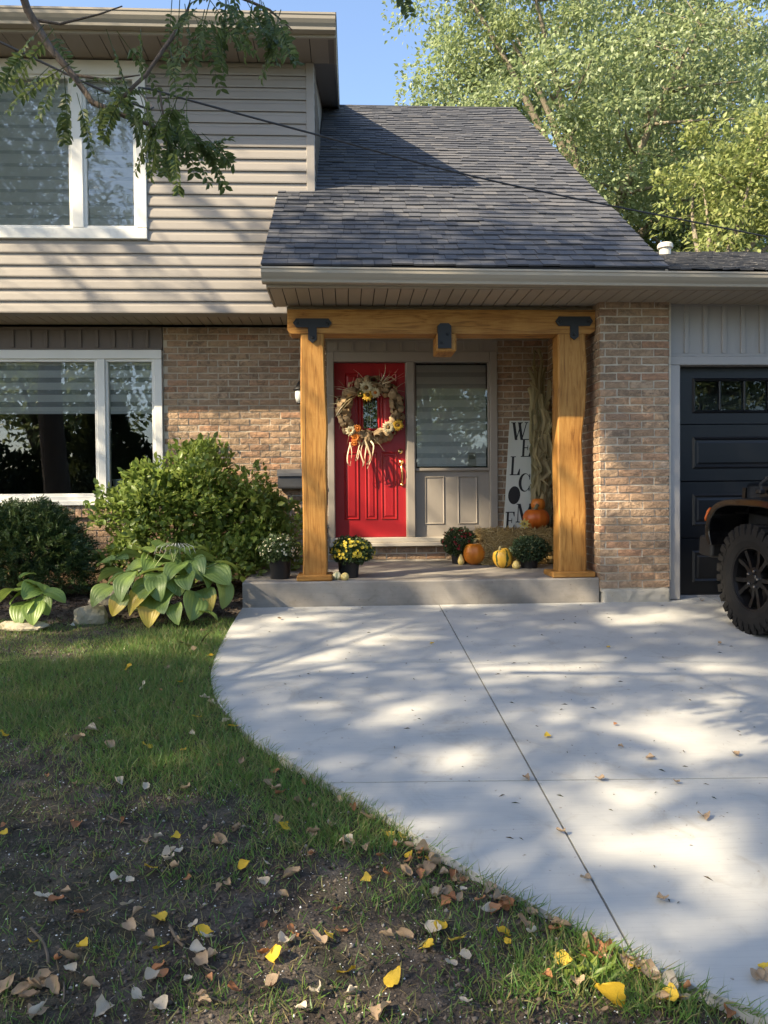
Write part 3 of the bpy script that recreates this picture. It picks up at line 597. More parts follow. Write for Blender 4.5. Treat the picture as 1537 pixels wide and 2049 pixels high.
hx, hz = px_x(801, 903, DY), px_z(801, 903, DY); b = B(); b.lathe([(0, -.03), (.018, -.03), (.031, -.018), (.033, 0), (0, 0)], (hx, DY, hz), 18, ax=1); obj('deadbolt', b, M_BRASS, door, True)
hx, hz = px_x(803, 925, DY), px_z(803, 925, DY); b = B(); b.lathe([(0, -.02), (.02, -.018), (.03, -.006), (.03, 0), (0, 0)], (hx, DY, hz), 16, ax=1); b.lathe([(0, -.02), (.016, -.016), (.022, 0), (0, 0)], (hx+.005, DY, hz-.26), 14, ax=1)
b.tube([(hx, DY-.015, hz-.02), (hx, DY-.05, hz-.05), (hx+.003, DY-.055, hz-.12), (hx+.004, DY-.04, hz-.19), (hx+.005, DY-.02, hz-.25)], [.011, .009, .012, .009, .010], 8); b.tube([(hx, DY-.01, hz+.005), (hx, DY-.045, hz+.012), (hx, DY-.055, hz+.004)], [.007, .010, .006], 6); obj('door_handle', b, M_BRASS, door, True)
# sidelight: fixed window above a panelled board
sw = bpy.data.objects.new('sidelight_window', None); link(sw, house); tag(sw, label='fixed porch window with drawn striped blind beside the red door')
wz = px_z(900, 937, 8.95)
b = B(); b.box(.7825, 1.6615, 8.955, 8.99, 1.047, wz-.03); obj('panel_board', b, M_TRIM, sw)
for xa, xb in ((850, 890), (916, 956)): mould(sw, px_x(xa, 1000, 8.955), px_x(xb, 1000, 8.955), px_z(900, 1049, 8.955), px_z(900, 953, 8.955), 8.955, M_TRIM, .02, .011, raised=False)
b = B(); b.cbox(.7835, 1.661, 8.91, 8.99, wz-.03, wz+.004, .004); b.cbox(.7835, .80, 8.93, 8.985, wz+.005, 3.07, .003); b.cbox(1.645, 1.6605, 8.93, 8.985, wz+.005, 3.07, .003); obj('stop', b, M_TRIM, sw)
b = B(); b.box(.80, 1.645, 8.957, 8.961, wz+.004, 3.073); obj('pane', b, M_GLASS, sw)
zebra(sw, .815, 1.63, 8.985, 3.05, wz+.05, .085, .05, M_SHEER2); room(sw, .7, 1.72, 9.13, 10.5, .9, 3.3)
cz_ = P(945, 919, 8.95); b = B(); b.box(cz_[0]-.05, cz_[0]+.05, 8.9625, 8.965, cz_[2]-.08, cz_[2]+.08); b.box(cz_[0]-.035, cz_[0]+.035, 8.9615, 8.9622, cz_[2]+.0, cz_[2]+.05, 1); obj('window_sticker', b, [pmat('card', [(.45,.42,.33)], rough=.7), pmat('card_print', [(.22,.2,.13)], rough=.7)], sw)
# --- garage door
M_GGL = glassmat('garage_glass', 1.4, (.8, .85, .85)); gd = bpy.data.objects.new('garage_door', None); link(gd, house); tag(gd, label='near black panelled overhead garage door with small top windows')
GYd = 7.2; gx_0, gx_1, gz_0, gz_1 = 3.118, 5.62, .555, 2.728; sh = (gz_1-gz_0)/4
b = B(); b.cbox(3.006, 3.118, 7.06+.02, 7.26, .53, 2.728, .006); b.cbox(5.62, 5.70, 7.08, 7.26, .53, 2.728, .006); b.cbox(3.0065, 5.70, 7.085, 7.26, 2.729, 2.812, .006); obj('garage_casing', b, M_TRIM2, house)
pan = [(3.285, 4.30), (4.43, 5.46)]
for i in range(4):
    za, zb_ = gz_0+i*sh+.004, gz_0+(i+1)*sh-.004
    if i == 3:
        wa, wb = za+.13, zb_-.13; b = B(); b.box(gx_0, gx_1, GYd, GYd+.045, za, wa); b.box(gx_0, gx_1, GYd, GYd+.045, wb, zb_); xs = [gx_0, pan[0][0]+.03, pan[0][1]-.03, pan[1][0]+.03, pan[1][1]-.03, gx_1]
        for q in (0, 2, 4): b.box(xs[q], xs[q+1], GYd+.0003, GYd+.045, wa+.0002, wb-.0002)
        obj('section', b, M_NAVY, gd)
        for (xa, xb) in pan:
            o = mould(gd, xa, xb, wa-.03, wb+.03, GYd, M_NAVY, .03, .016, 'window_frame', False); bm = bmesh.new(); bm.from_mesh(o.data); bm.faces.ensure_lookup_table(); bmesh.ops.delete(bm, geom=[bm.faces[8]], context='FACES'); bm.to_mesh(o.data); bm.free()
            n4 = (xb-xa-.06)/4
            for q in range(4):
                b = B(); b.box(xa+.03+q*n4+.001, xa+.03+(q+1)*n4-.001, GYd+.016, GYd+.02, wa, wb); obj('pane', b, M_GGL, gd)
                if q: b = B(); b.cbox(xa+.03+q*n4-.009, xa+.03+q*n4+.009, GYd-.012, GYd+.0155, wa-.001, wb+.001, .004); obj('muntin', b, M_NAVY, gd)
    else:
        b = B(); b.cbox(gx_0, gx_1, GYd, GYd+.045, za, zb_, .003); obj('section', b, M_NAVY, gd)
        for xa, xb in pan: mould(gd, xa, xb, za+.115, zb_-.115, GYd, M_NAVY, .034, .014)
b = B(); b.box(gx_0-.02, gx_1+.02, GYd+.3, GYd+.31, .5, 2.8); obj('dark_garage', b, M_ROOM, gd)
b = B(); b.box(gx_0, gx_1, GYd-.004, GYd+.04, .535, .554); obj('bottom_seal', b, pmat('seal', [(.25,.25,.26)], rough=.5), gd)
# ================================================================== timber porch frame
pf = thing('porch_frame', 'honey stained timber porch frame with two posts and a beam with black brackets', 'porch frame', (.9, 7.25, .75))
def post(x0, x1, y0, y1, z0, z1, wav):
    b = B(); n = 40; V = []; c = .012
    for i in range(n+1):
        t = i/n; z = z0+(z1-z0)*t; l, r = wav(t); xa, xb = x0+l, x1+r
        V += [(xa+c,y0,z),(xb-c,y0,z),(xb,y0+c,z),(xb,y1-c,z),(xb-c,y1,z),(xa+c,y1,z),(xa,y1-c,z),(xa,y0+c,z)]
    F = [(i*8+k, i*8+(k+1) % 8, (i+1)*8+(k+1) % 8, (i+1)*8+k) for i in range(n) for k in range(8)]+[tuple(range(8))[::-1], tuple(range(n*8, n*8+8))]
    b.add(V, F); return obj('post', b, M_WZ, pf)
g_ = lambda t, m_, s_: math.exp(-((t-m_)/s_)**2)
p1_ = post(-.422, -.196, 7.15, 7.365, .803, 3.028, lambda t: (.006*math.sin(t*7), .012*g_(t, .62, .2)-.012*g_(t, .9, .1)+.004*math.sin(t*23)))
p2_ = post(1.982, 2.247, 7.15, 7.365, .803, 3.028, lambda t: (.004*math.sin(t*9), -.038*g_(t, .52, .16)+.0*t+.012*g_(t, .8, .1)+.003*math.sin(t*30)))
for p_, (xa, xb) in ((p1_, (-.476, -.146)), (p2_, (1.906, 2.315))):
    b = B(); b.cbox(xa, xb, 7.085, 7.43, .748, .802, .010); obj('base_plate', b, M_WX, p_)
b = B(); b.prism([(-.538, 3.06), (-.510, 3.030), (2.29, 3.030), (2.333, 3.06), (2.333, 3.251), (-.538, 3.251)], 1, 7.142, 7.36); obj('beam', b, M_WX, pf)
b = B(); b.cbox(.836, 1.020, 7.10, 7.42, 2.86, 3.029, .012); obj('cross_timber', b, M_WY, pf)
def bracket(pl):
    b = B(); b.prism(pl, 1, 7.128, 7.1415); o = obj('bracket', b, M_BLK, pf); return o
def T(xc, w_, zt_, zb_, sw_, zs, y=7.135):
    h = zt_-zb_; c = .03
    return [(xc-w_/2, (zt_+zb_)/2), (xc-w_/2+c, zt_), (xc+w_/2-c, zt_), (xc+w_/2, (zt_+zb_)/2), (xc+w_/2-c, zb_), (xc+sw_/2, zb_), (xc+sw_/2, zs+.03), (xc, zs), (xc-sw_/2, zs+.03), (xc-sw_/2, zb_), (xc-w_/2+c, zb_)]
def bolts(parent, pts):
    for q in pts:
        b = B(); b.lathe([(0, -.012), (.011, -.012), (.015, -.006), (.016, 0), (0, 0)], (q[0], 7.1275, q[1]), 6, ax=1); obj('bolt', b, M_BLK, parent)
for xc, pxa, pxb, y1_, y2_, y3_ in ((625.5, 586, 664, 637, 655, 686), (1149, 1112, 1187, 633, 652, 680)):
    xa, xb = px_x(pxa, 650, 7.13), px_x(pxb, 650, 7.13); xm = px_x(xc, 650, 7.13); zt_, zb2, zs = px_z(xc, y1_, 7.13), px_z(xc, y2_, 7.13), px_z(xc, y3_, 7.13)
    o = bracket(T((xa+xb)/2, xb-xa, zt_, zb2, .08, zs)); zm = (zt_+zb2)/2; bolts(o, [(xa+.04, zm), (xb-.04, zm), (xm, zs+.05)])
xa, xb, zt_, zs = px_x(876, 670, 7.1), px_x(903, 670, 7.1), px_z(890, 647, 7.1), px_z(890, 697, 7.1)
b = B(); b.prism([(xa, zs), (xb, zs), (xb, zt_-.025), (xb-.025, zt_), (xa+.025, zt_), (xa, zt_-.025)], 1, 7.085, 7.0985); b.box(xa+.001, xb-.001, 7.099, 7.141, 3.03, zt_-.02); o = obj('bracket', b, M_BLK, pf)
for q in ((xa+.035, zs+.05), (xb-.035, zs+.13)):
    b = B(); b.lathe([(0, -.012), (.011, -.012), (.015, -.006), (.016, 0), (0, 0)], (q[0], 7.0845, q[1]), 6, ax=1); obj('bolt', b, M_BLK, o)
# ================================================================== trees
M_BARK = pmat('bark', [(.055,.042,.032),(.12,.095,.075),(.19,.155,.125)], 5, .9, (14, .9, .03), stretch=(3, 3, .5), spec=.2)
M_BARKL = pmat('pale_bark', [(.12,.10,.075),(.20,.17,.125),(.27,.23,.175)], 4, .9, (14, .7, .03), stretch=(3, 3, .6), spec=.2)
def spread(c, r, n, mind, shell=.45, seed=0, keep=None):
    rg = np.random.default_rng(seed); out = []; tries = 0
    while len(out) < n and tries < n*60:
        tries += 1; d = unit(rg.normal(size=3)); q = d*(rg.random()**shell)*(1+.22*math.sin(3*d[0]+seed)+.16*math.sin(5*d[2]+2*d[1]+seed)); p = c+q*r
        if keep is not None and not keep(p): continue
        if all(np.linalg.norm((p-o)/mind) > 1 for o in out): out.append(p)
    return np.array(out)
def limbs(b, base, fork, r0, clumps, nmain, seed, lt=1.):
    rg = np.random.default_rng(seed); base = np.array(base, float); fork = np.array(fork, float)
    tr = [base+(fork-base)*t+np.array([.12*math.sin(t*4+seed), .1*math.cos(t*5+seed), 0])*t*r0*3 for t in np.linspace(0, 1, 7)]
    b.tube(tr, list(np.linspace(r0*1.25, r0*.75, 7)), 12); pts = [(tr[-1], r0*.6), (tr[-2], r0*.6)]
    ids = rg.permutation(len(clumps))[:nmain]
    for i in ids:
        e_ = clumps[i]; m_ = tr[-1]*.5+e_*.5+np.array([0, 0, .12*np.linalg.norm(e_-tr[-1])])+rg.normal(size=3)*.25; path = []
        for t in np.linspace(0, 1, 8): path.append((1-t)**2*tr[-1]+2*t*(1-t)*m_+t*t*e_)
        rad = list(np.linspace(r0*.55*lt, r0*.08*lt, 8)); b.tube(path, rad, 8); pts += list(zip(path[1:], rad[1:]))
    pp = np.array([p for p, _ in pts])
    for i, c in enumerate(clumps):
        if i in ids: continue
        j = int(np.argmin(np.linalg.norm(pp-c, axis=1)+.6*np.maximum(0, pp[:, 2]-c[2]))); a = pp[j]; m_ = (a+c)/2+rg.normal(size=3)*.12+np.array([0, 0, .1]); r_ = min(pts[j][1]*.6, r0*.2*lt)
        b.tube([(1-t)**2*a+2*t*(1-t)*m_+t*t*c for t in np.linspace(0, 1, 5)], list(np.linspace(r_, r_*.25, 5)), 5)
def broad_tree(name, label, base, fork, r0, c, r, ncl, mind, per, clr, ls, mat, bark, seed, group=None, nmain=7, keep=None, extra=(), asp=.55, droop=.15):
    t = thing(name, label, 'tree', base, group); cl = spread(np.array(c), np.array(r), ncl, mind, .42, seed, keep); cl = np.concatenate([cl, np.array(extra)]) if len(extra) else cl; b = B(); limbs(b, base, fork, r0, cl, nmain, seed); obj('trunk', b, bark, t, True, fix=False)
    rg = np.random.default_rng(seed+5); n = len(cl)*per; ci = np.repeat(np.arange(len(cl)), per); off = np.clip(rg.normal(size=(n, 3)), -1.7, 1.7)*np.array([1, 1, .72])*clr*(.6+.7*rg.random((len(cl), 1))[ci]); pos = cl[ci]+off
    if keep is not None: k_ = np.array([keep(p) for p in pos]); pos, off = pos[k_], off[k_]; n = len(pos)
    ax = unit(off+rg.normal(size=(n, 3))*.5)+np.array([0, 0, -droop]); nr = rg.normal(size=(n, 3))*.7+np.array([0, 0, 1.]); L = ls*(.65+.7*rg.random(n)); V, F = leaves(T_RHOMB, pos, ax, nr, L, L*asp); npobj('crown', V, F, mat, t); return t
M_MAPLE = leafmat('maple_leaf', [(.235,.30,.14),(.29,.345,.18),(.19,.25,.11),(.37,.41,.25),(.26,.325,.17)], .38)
M_YELG = leafmat('yellow_green_leaf', [(.22,.27,.085),(.29,.32,.11),(.17,.22,.07),(.36,.36,.14)], .38)
M_PALE = leafmat('pale_leaf', [(.23,.24,.12),(.29,.28,.15),(.19,.21,.09),(.33,.30,.17)], .3)
broad_tree('maple_tree', 'tall broad green maple rising behind the shingled roof', (6.5, 20, .5), (6.5, 20, 7.4), .28, (6.7, 20, 12.0), (4.0, 3.4, 5.8), 150, .92, 460, .40, .125, M_MAPLE, M_BARKL, 11, nmain=14, extra=[P(x, y, 20) for x, y in ((855,185),(880,165),(905,190),(895,130),(915,100),(940,150),(950,60),(975,195),(930,30),(1000,120),(960,10))])
broad_tree('maple_tree', 'pale drier tree towering behind the yellow green tree', (12.2, 25, .5), (12, 25, 7), .32, (11.6, 25, 12.5), (4.2, 3.4, 6.0), 150, .78, 260, .46, .15, M_PALE, M_BARKL, 23, nmain=9)
broad_tree('ash_tree', 'bright yellow green tree just behind the garage roof', (7.7, 16, .5), (7.75, 16, 5.6), .14, (8.8, 16.2, 7.8), (2.0, 1.7, 2.5), 70, .50, 170, .27, .13, M_YELG, M_BARKL, 31, nmain=7)
broad_tree('maple_tree', 'mid green tree filling the gap low behind the roof rake', (9.2, 22, .5), (9.3, 22, 5.5), .25, (9.3, 22, 8.3), (2.6, 2.4, 3.0), 80, .7, 220, .42, .16, M_MAPLE, M_BARK, 37, nmain=7)
# locust by the lawn: its crown shades the yard and house, one branch hangs into view
def outside(p, m_=60):
    x, y, w_ = proj(p); return w_ < .3 or x < -m_ or x > 1537+m_ or y < -m_ or y > 2049+m_
SV = -np.array(SUN)
GAPS = [(P(x, y, Y), r*1.45) for x, y, Y, r in ((770,985,8.97,.22),(775,1040,8.97,.2),(860,1010,8.95,.25),(830,1070,8.95,.2),(630,740,7.15,.2),(628,870,7.15,.2),(630,1010,7.15,.22),(540,870,8.9,.25),(575,840,8.9,.25),(560,930,8.9,.25),(500,950,8.9,.2),(400,850,8.9,.15),(350,840,8.9,.15),
    (1305,1000,7.04,.10),(1290,1095,7.04,.10),(1240,760,7.04,.05),(1310,940,7.04,.05),(1310,1180,7.04,.09),(1140,870,7.15,.18),(1145,1000,7.15,.16),(1140,790,7.15,.12),(1205,950,7.04,.15),(330,950,7.9,.25),(280,970,7.9,.22),(300,1040,7.8,.15),(250,1080,7.6,.15),(90,1080,7.3,.12),(400,920,8.1,.2),
    (430,330,8.33,.2),(520,350,8.33,.2),(340,430,8.33,.2),(440,540,8.33,.25),(520,590,8.33,.2),(80,560,8.33,.2),(200,520,8.33,.16),(300,600,8.33,.2),(150,340,8.33,.15),(60,330,8.33,.2),(230,400,8.33,.12),(580,300,8.33,.15),(380,480,8.33,.15),(30,610,8.33,.2),
    (1000,235,11.5,.5),(850,235,11.6,.5),(1080,290,10.5,.45),(950,290,10.6,.35),(1130,350,9.6,.35),(720,400,8.6,.22),(860,400,8.7,.3),(1000,420,8.5,.25),(800,450,8.0,.2),(920,470,7.8,.22),(640,490,7.2,.14),(1150,480,7.6,.18),(1080,400,8.8,.2),(780,230,11.8,.4),
    (560,1085,7.3,.15),(700,1085,7.3,.15),(900,1185,7.06,.2),(1130,1180,7.06,.12),(700,1140,8.0,.15),(850,1150,7.6,.15),(1000,1145,7.6,.12),(1080,1070,8.3,.1))]  # spots to be sunlit; the unseen crowns are cut open towards them
GAPS += [(G(x, y), max(r*1.2, .21 if x < 700 else .18)) for i, (x, y, r) in enumerate(((800,1270,.22),(620,1235,.2),(520,1265,.14),(900,1240,.18),(1110,1225,.18),(1300,1235,.25),(720,1310,.14),(560,1330,.12),(820,1365,.2),(700,1430,.24),(860,1420,.18),(1000,1330,.2),(1150,1340,.22),(1120,1380,.18),(1330,1310,.2),(1440,1330,.22),(1500,1225,.2),(1480,1390,.16),(1330,1440,.2),(1040,1500,.18),(930,1520,.16),(1050,1600,.17),(1290,1640,.17),(1420,1560,.2),(1500,1480,.18),(1180,1690,.13),(1400,1690,.16),(1380,1800,.16),(1500,1750,.18),(1480,1880,.14),(1250,1560,.14),(820,1590,.10),(850,1660,.08),(750,1530,.13),(1100,1440,.14),
    (330,1290,.18),(400,1275,.14),(60,1265,.2),(150,1290,.15),(240,1300,.12),(650,1850,.16),(720,1960,.14),(580,1990,.12),(860,1830,.10),(1020,1960,.12),(1200,1960,.07),(1300,1990,.07),(830,1690,.04),(300,1160,.12),(380,1130,.12),(60,1190,.1),(430,1160,.08),(1080,1920,.05))) if (i % 5 < 3 if y < 1420 else i % 2 == 0) or x < 700]
M_LOC = leafmat('locust_leaflet', [(.032,.062,.012),(.045,.080,.016),(.026,.050,.011),(.062,.098,.02)], .32, .45, .3)
def frond_leaflets(base, d, L, npair, lsz, droop, rg):
    """vectorised compound leaves: N fronds of npair leaflet pairs"""
    N = len(base); d = unit(d); side = unit(np.cross(d, np.array([0, 0, 1.])+rg.normal(size=(N, 3))*.5)); upv = np.cross(side, d); P_, A_, Nn = [], [], []
    for k in range(npair):
        t = .18+.82*k/(npair-1); c = base+d*(L*t)[:, None]+np.array([0, 0, -1.])*(droop*L*t*t)[:, None]
        for s in (-1, 1): P_.append(c); A_.append(unit(side*s+d*.45+rg.normal(size=(N, 3))*.16+np.array([0, 0, -.25]))); Nn.append(upv+rg.normal(size=(N, 3))*.3)
    P_, A_, Nn = (np.concatenate(q) for q in (P_, A_, Nn)); sz = lsz*(.75+.5*rg.random(len(P_))); return P_, A_, Nn, sz
def locust(label, base, fork, r0, c, r, ncl, mind, per, seed, group, lsz=.055, clr=.5, nmain=9, open_=True):
    t = thing('locust_tree', label, 'tree', base, group); cl = spread(np.array(c), np.array(r), ncl, mind, .5, seed, outside); b = B(); limbs(b, base, fork, r0, cl, nmain, seed, .17); obj('trunk', b, M_BARK, t, True, fix=False)
    rg = np.random.default_rng(seed); n = len(cl)*per; ci = np.repeat(np.arange(len(cl)), per); off = rg.normal(size=(n, 3))*np.array([1, 1, .75])*clr; pos = cl[ci]+off; k_ = np.array([outside(p) for p in pos]); pos, off = pos[k_], off[k_]
    if open_:                                                       # crown shaped for the light: fronds removed along sun rays to chosen spots
        k_ = np.ones(len(pos), bool)
        for p_, r_ in GAPS: v_ = pos-p_; t_ = v_@SV; k_ &= ~((np.linalg.norm(v_-t_[:, None]*SV, axis=1) < r_*(.75+.5*rg.random(len(pos)))) & (t_ > 0))
        pos, off = pos[k_], off[k_]
    d = unit(off*np.array([1, 1, .3])+rg.normal(size=off.shape)*.25); a = frond_leaflets(pos, d, .2+.1*rg.random(len(pos)), 9, lsz, .5, rg); V, F = leaves(T_RHOMB, a[0], a[1], a[2], a[3], a[3]*.46); npobj('crown', V, F, M_LOC, t); return t
loc = locust('locust tree on the lawn whose leafy branch hangs before the upstairs window', (-5.6, 2.3, .1), (-5.9, 2.3, 4.6), .24, (-9.3, 1.3, 9.8), (5.4, 6.4, 3.0), 235, .64, 62, 3, None, lsz=.062, clr=.40, nmain=6)
locust('second locust tree farther out on the lawn shading the foreground soil', (-11.2, -3.2, -.5), (-11.6, -3.2, 4.6), .28, (-10.6, -4.1, 9.4), (5.4, 5.0, 3.0), 200, .64, 58, 8, None, lsz=.062, clr=.42, nmain=6)
# the branch in view
BY = 2.6
def bp(px, py, dy=0.): return P(px, py, BY+dy)
paths = [([(-3.9, 2.4, 4.6), (-2.4, 2.5, 4.25), bp(20, -90, -.05), bp(55, 20), bp(100, 95), bp(150, 155), bp(185, 205), bp(250, 232), bp(300, 250, .05), bp(372, 272, .08), bp(438, 297, .1)], [.03, .022, .016, .013, .012, .011, .010, .008, .006, .004, .002]),
         ([bp(232, 212), bp(262, 178), bp(292, 150, .03), bp(330, 95, .05), bp(372, 35, .08), bp(388, -30, .1), (-.9, 2.75, 3.6), (-2.4, 2.5, 4.25)], [.007, .006, .006, .007, .008, .010, .013, .018]),
         ([bp(70, 40), bp(120, 48), bp(200, 28), bp(245, 12)], [.006, .004, .003, .002]), ([bp(388, -25, .1), bp(470, -10, .12), bp(540, 20, .15), bp(585, 60, .15)], [.009, .006, .004, .002]),
         ([bp(320, 185, .06), bp(324, 215, .06), bp(332, 250, .06)], [.003, .004, .002]), ([bp(150, 150), bp(215, 160), bp(280, 150)], [.005, .004, .002]), ([bp(300, 250), bp(350, 300), bp(385, 330)], [.005, .003, .0015])]
b = B(); 
for pts, rd in paths: b.tube(pts, rd, 8)
obj('branch', b, M_BARK, loc, True, fix=False)
rgf = np.random.default_rng(77)
CL = [(95,70,30,20,5,105,105),(70,100,12,10,3,115,85),(130,150,30,20,6,110,80),(165,205,25,15,5,95,70),(235,60,20,15,5,60,100),(215,160,40,18,7,20,85),(255,190,35,15,6,100,80),(345,10,40,12,7,90,100),(395,40,15,30,5,70,120),(352,95,12,20,4,100,95),(420,60,20,25,4,60,90),(490,-8,38,18,10,80,95),(525,35,34,30,12,90,82),(555,65,16,20,5,85,62),(300,235,45,16,9,85,75),(340,245,32,20,12,95,75),(378,262,30,18,10,70,70),(410,285,22,14,6,60,62),(330,210,30,18,6,100,65),(440,10,30,15,6,85,90),(345,285,22,12,5,95,52),(790,-22,8,5,3,80,40)]
for cx_, cy_, sx_, sy_, n_, dr, ln in CL:
    for q in range(max(2, int(n_*.72))):
        x_, y_ = cx_+rgf.normal()*sx_*.8, cy_+rgf.normal()*sy_*.8; dy = rgf.normal()*.10; a_ = R_(dr+rgf.normal()*28); L = ln*(.75+.5*rgf.random())/FPX*(BY+dy)
        base = np.array([bp(x_, y_, dy)]); d = np.array([cR*math.cos(a_)-cU*math.sin(a_)+cF*rgf.normal()*.45]); a = frond_leaflets(base, d, np.array([L]), 10, .029, .22, rgf)
        V, F = leaves(T_OVAL, a[0], a[1], a[2], a[3], a[3]*.50); b = B(); d0 = unit(d)[0]; b.add(V, F.tolist())
        b.tube([base[0]-d0*.03, base[0]+d0*L*.5-np.array([0, 0, .055*L]), base[0]+d0*L-np.array([0, 0, .22*L])], [.0016, .0012, .0006], 4); obj('frond', b, M_LOC, loc, fix=False)
# trees across the street, seen only as reflections in the glass
M_CEDAR = leafmat('cedar_leaf', [(.018,.032,.014),(.03,.05,.02),(.024,.04,.016)], .15)
def cedar(label, x, y, h, r, seed):
    t = thing('cedar_tree', label, 'tree', (x, y, SLOPE*-9)); b = B(); b.tube([(x, y, -.7), (x, y, h*.9)], [.22, .03], 8); obj('trunk', b, M_BARK, t)
    rg = np.random.default_rng(seed); n = 7000; z = rg.random(n)**1.25; rr = r*(1-z)**.75*(.55+.45*rg.random(n)**.4)*(1+.15*np.sin(z*30+seed)); a_ = rg.random(n)*6.283; pos = np.stack([x+rr*np.cos(a_), y+rr*np.sin(a_), -.5+z*h], -1); ax = np.stack([np.cos(a_), np.sin(a_), .5+0*a_], -1)+rg.normal(size=(n, 3))*.4; V, F = leaves(T_RHOMB, pos, ax, rg.normal(size=(n, 3)), .34, .13); npobj('crown', V, F, M_CEDAR, t)
cedar('tall dark cedar across the street', -9.5, -13, 6.4, 2.2, 1); cedar('stout dark cedar across the street beside the tall one', -6.2, -14.5, 5.0, 2.4, 2); cedar('slim dark cedar across the street before the broad maple', -3.0, -15, 6.0, 1.9, 3); cedar('small dark cedar across the street at the end of the row', 1.5, -14, 4.6, 2.0, 4)
def hedge():
    t = thing('cedar_hedge', 'long dark clipped cedar hedge across the street', 'hedge', (4, -17, -.66)); rg = np.random.default_rng(71); n = 26000; x = rg.uniform(-26, 34, n); top = 3.3+.9*fbm(x*.5, x*0+3, 3)+.5*np.sin(x*1.9); z = -.66+(top+.66)*rg.random(n)**.8; pos = np.stack([x, -17+.9*rg.random(n)**.5, z], -1); V, F = leaves(T_RHOMB, pos, rg.normal(size=(n, 3))+np.array([0, .5, .6]), rg.normal(size=(n, 3))+np.array([0, 1, 0]), .42, .20); npobj('foliage', V, F, M_CEDAR, t); b = B(); b.box(-26, 34, -17.6, -17.1, -.8, 2.9); obj('inner_growth', b, pmat('hedge_core', [(.012,.018,.009)], rough=.95), t)
hedge()
broad_tree('maple_tree', 'broad green maple across the street opposite the house', (-14, -19, -.6), (-14, -19, 3), .4, (-14, -19, 7.5), (5.5, 5, 4.5), 90, 1.0, 70, .6, .36, M_MAPLE, M_BARK, 51)
broad_tree('maple_tree', 'third green maple across the street opposite the porch', (4.5, -22, -.6), (4.5, -22, 3), .4, (4.5, -22, 7.2), (5.0, 5, 4.6), 90, 1.0, 70, .6, .36, M_MAPLE, M_BARK, 53)
broad_tree('maple_tree', 'second green maple across the street opposite the garage', (14.5, -19, -.6), (14.5, -19, 3), .4, (14.5, -19, 6.6), (5.5, 5, 4.2), 90, 1.0, 70, .6, .36, M_MAPLE, M_BARK, 52)
# ================================================================== shrubs, hostas and bed
M_SHRUB = leafmat('shrub_leaf', [(.13,.195,.034),(.18,.25,.042),(.10,.16,.03),(.25,.30,.058)], .35, .42, .45)
M_TWIG = pmat('twig', [(.10,.075,.05),(.16,.12,.08)], 10, .9)
def shrub(name, label, base, cs, n, tmpl, ls, asp, mat, seed, up=.3, twig=26, shell=.30):
    """lumpy leafy shrub from overlapping lobes (centre, radii)"""
    t = thing(name, label, 'shrub', base); rg = np.random.default_rng(seed); w_ = np.array([c[1][0]*c[1][2] for c in cs]); ci = rg.choice(len(cs), n, p=w_/w_.sum()); C_ = np.array([c[0] for c in cs])[ci]; Rr = np.array([c[1] for c in cs])[ci]
    d = rdir(n) if False else unit(rg.normal(size=(n, 3))); d[:, 2] = np.where(d[:, 2] < -.55, -d[:, 2], d[:, 2]); lump = 1+.20*np.sin(6*d[:, 0]+3*ci)+.17*np.sin(8*d[:, 2]+5*d[:, 1]+ci)+np.where(rg.random(n) < .06, .22*rg.random(n), 0); rad = rg.random(n)**shell; pos = C_+d*Rr*(rad*lump)[:, None]+rg.normal(size=(n, 3))*.02
    pos[:, 2] = np.maximum(pos[:, 2], base[2]+.04); pos[:, 1] = np.minimum(pos[:, 1], 8.86-.03*rg.random(n)); ax = d+rg.normal(size=(n, 3))*.7+np.array([0, 0, up]); nr = rg.normal(size=(n, 3))*.6+d*.5+np.array([0, 0, .8]); L = ls*(.6+.8*rg.random(n)); V, F = leaves(tmpl, pos, ax, nr, L, L*asp); npobj('foliage', V, F, mat, t)
    b = B(); bs_ = np.array(base)
    for q in range(twig):
        c = cs[rg.integers(len(cs))]; e_ = np.array(c[0])+unit(rg.normal(size=3))*np.array(c[1])*.75; e_[2] = max(e_[2], base[2]+.2); e_[1] = min(e_[1], 8.8); s_ = bs_+np.array([rg.normal()*.15, rg.normal()*.08, .0]); m_ = (s_+e_)/2+np.array([0, 0, .12]); b.tube([(1-u)**2*s_+2*u*(1-u)*m_+u*u*e_ for u in np.linspace(0, 1, 5)], [.012, .010, .008, .006, .003], 5)
    obj('stems', b, M_TWIG, t, True, fix=False); return t
def at(px, py, Y): return tuple(P(px, py, Y))
shrub('leafy_shrub', 'large leafy green shrub between the ground floor window and the porch', (-1.75, 8.1, .62), [(at(385, 1010, 8.15), (.62, .50, .52)), (at(330, 1050, 8.0), (.52, .45, .50)), (at(480, 1050, 8.15), (.50, .45, .50)), (at(300, 985, 8.1), (.33, .3, .22)), (at(395, 930, 8.35), (.26, .25, .24)), (at(530, 1100, 8.1), (.36, .35, .36)), (at(440, 1130, 7.8), (.55, .4, .30)), (at(260, 1130, 7.9), (.30, .3, .30)), (at(238, 1030, 8.0), (.27, .28, .26)), (at(550, 1040, 8.3), (.26, .25, .24))], 12500, T_OVAL, .066, .60, M_SHRUB, 61)
M_YEW = leafmat('yew_needle', [(.028,.062,.016),(.042,.085,.024),(.02,.044,.013),(.07,.115,.03)], .12, .45, .4)
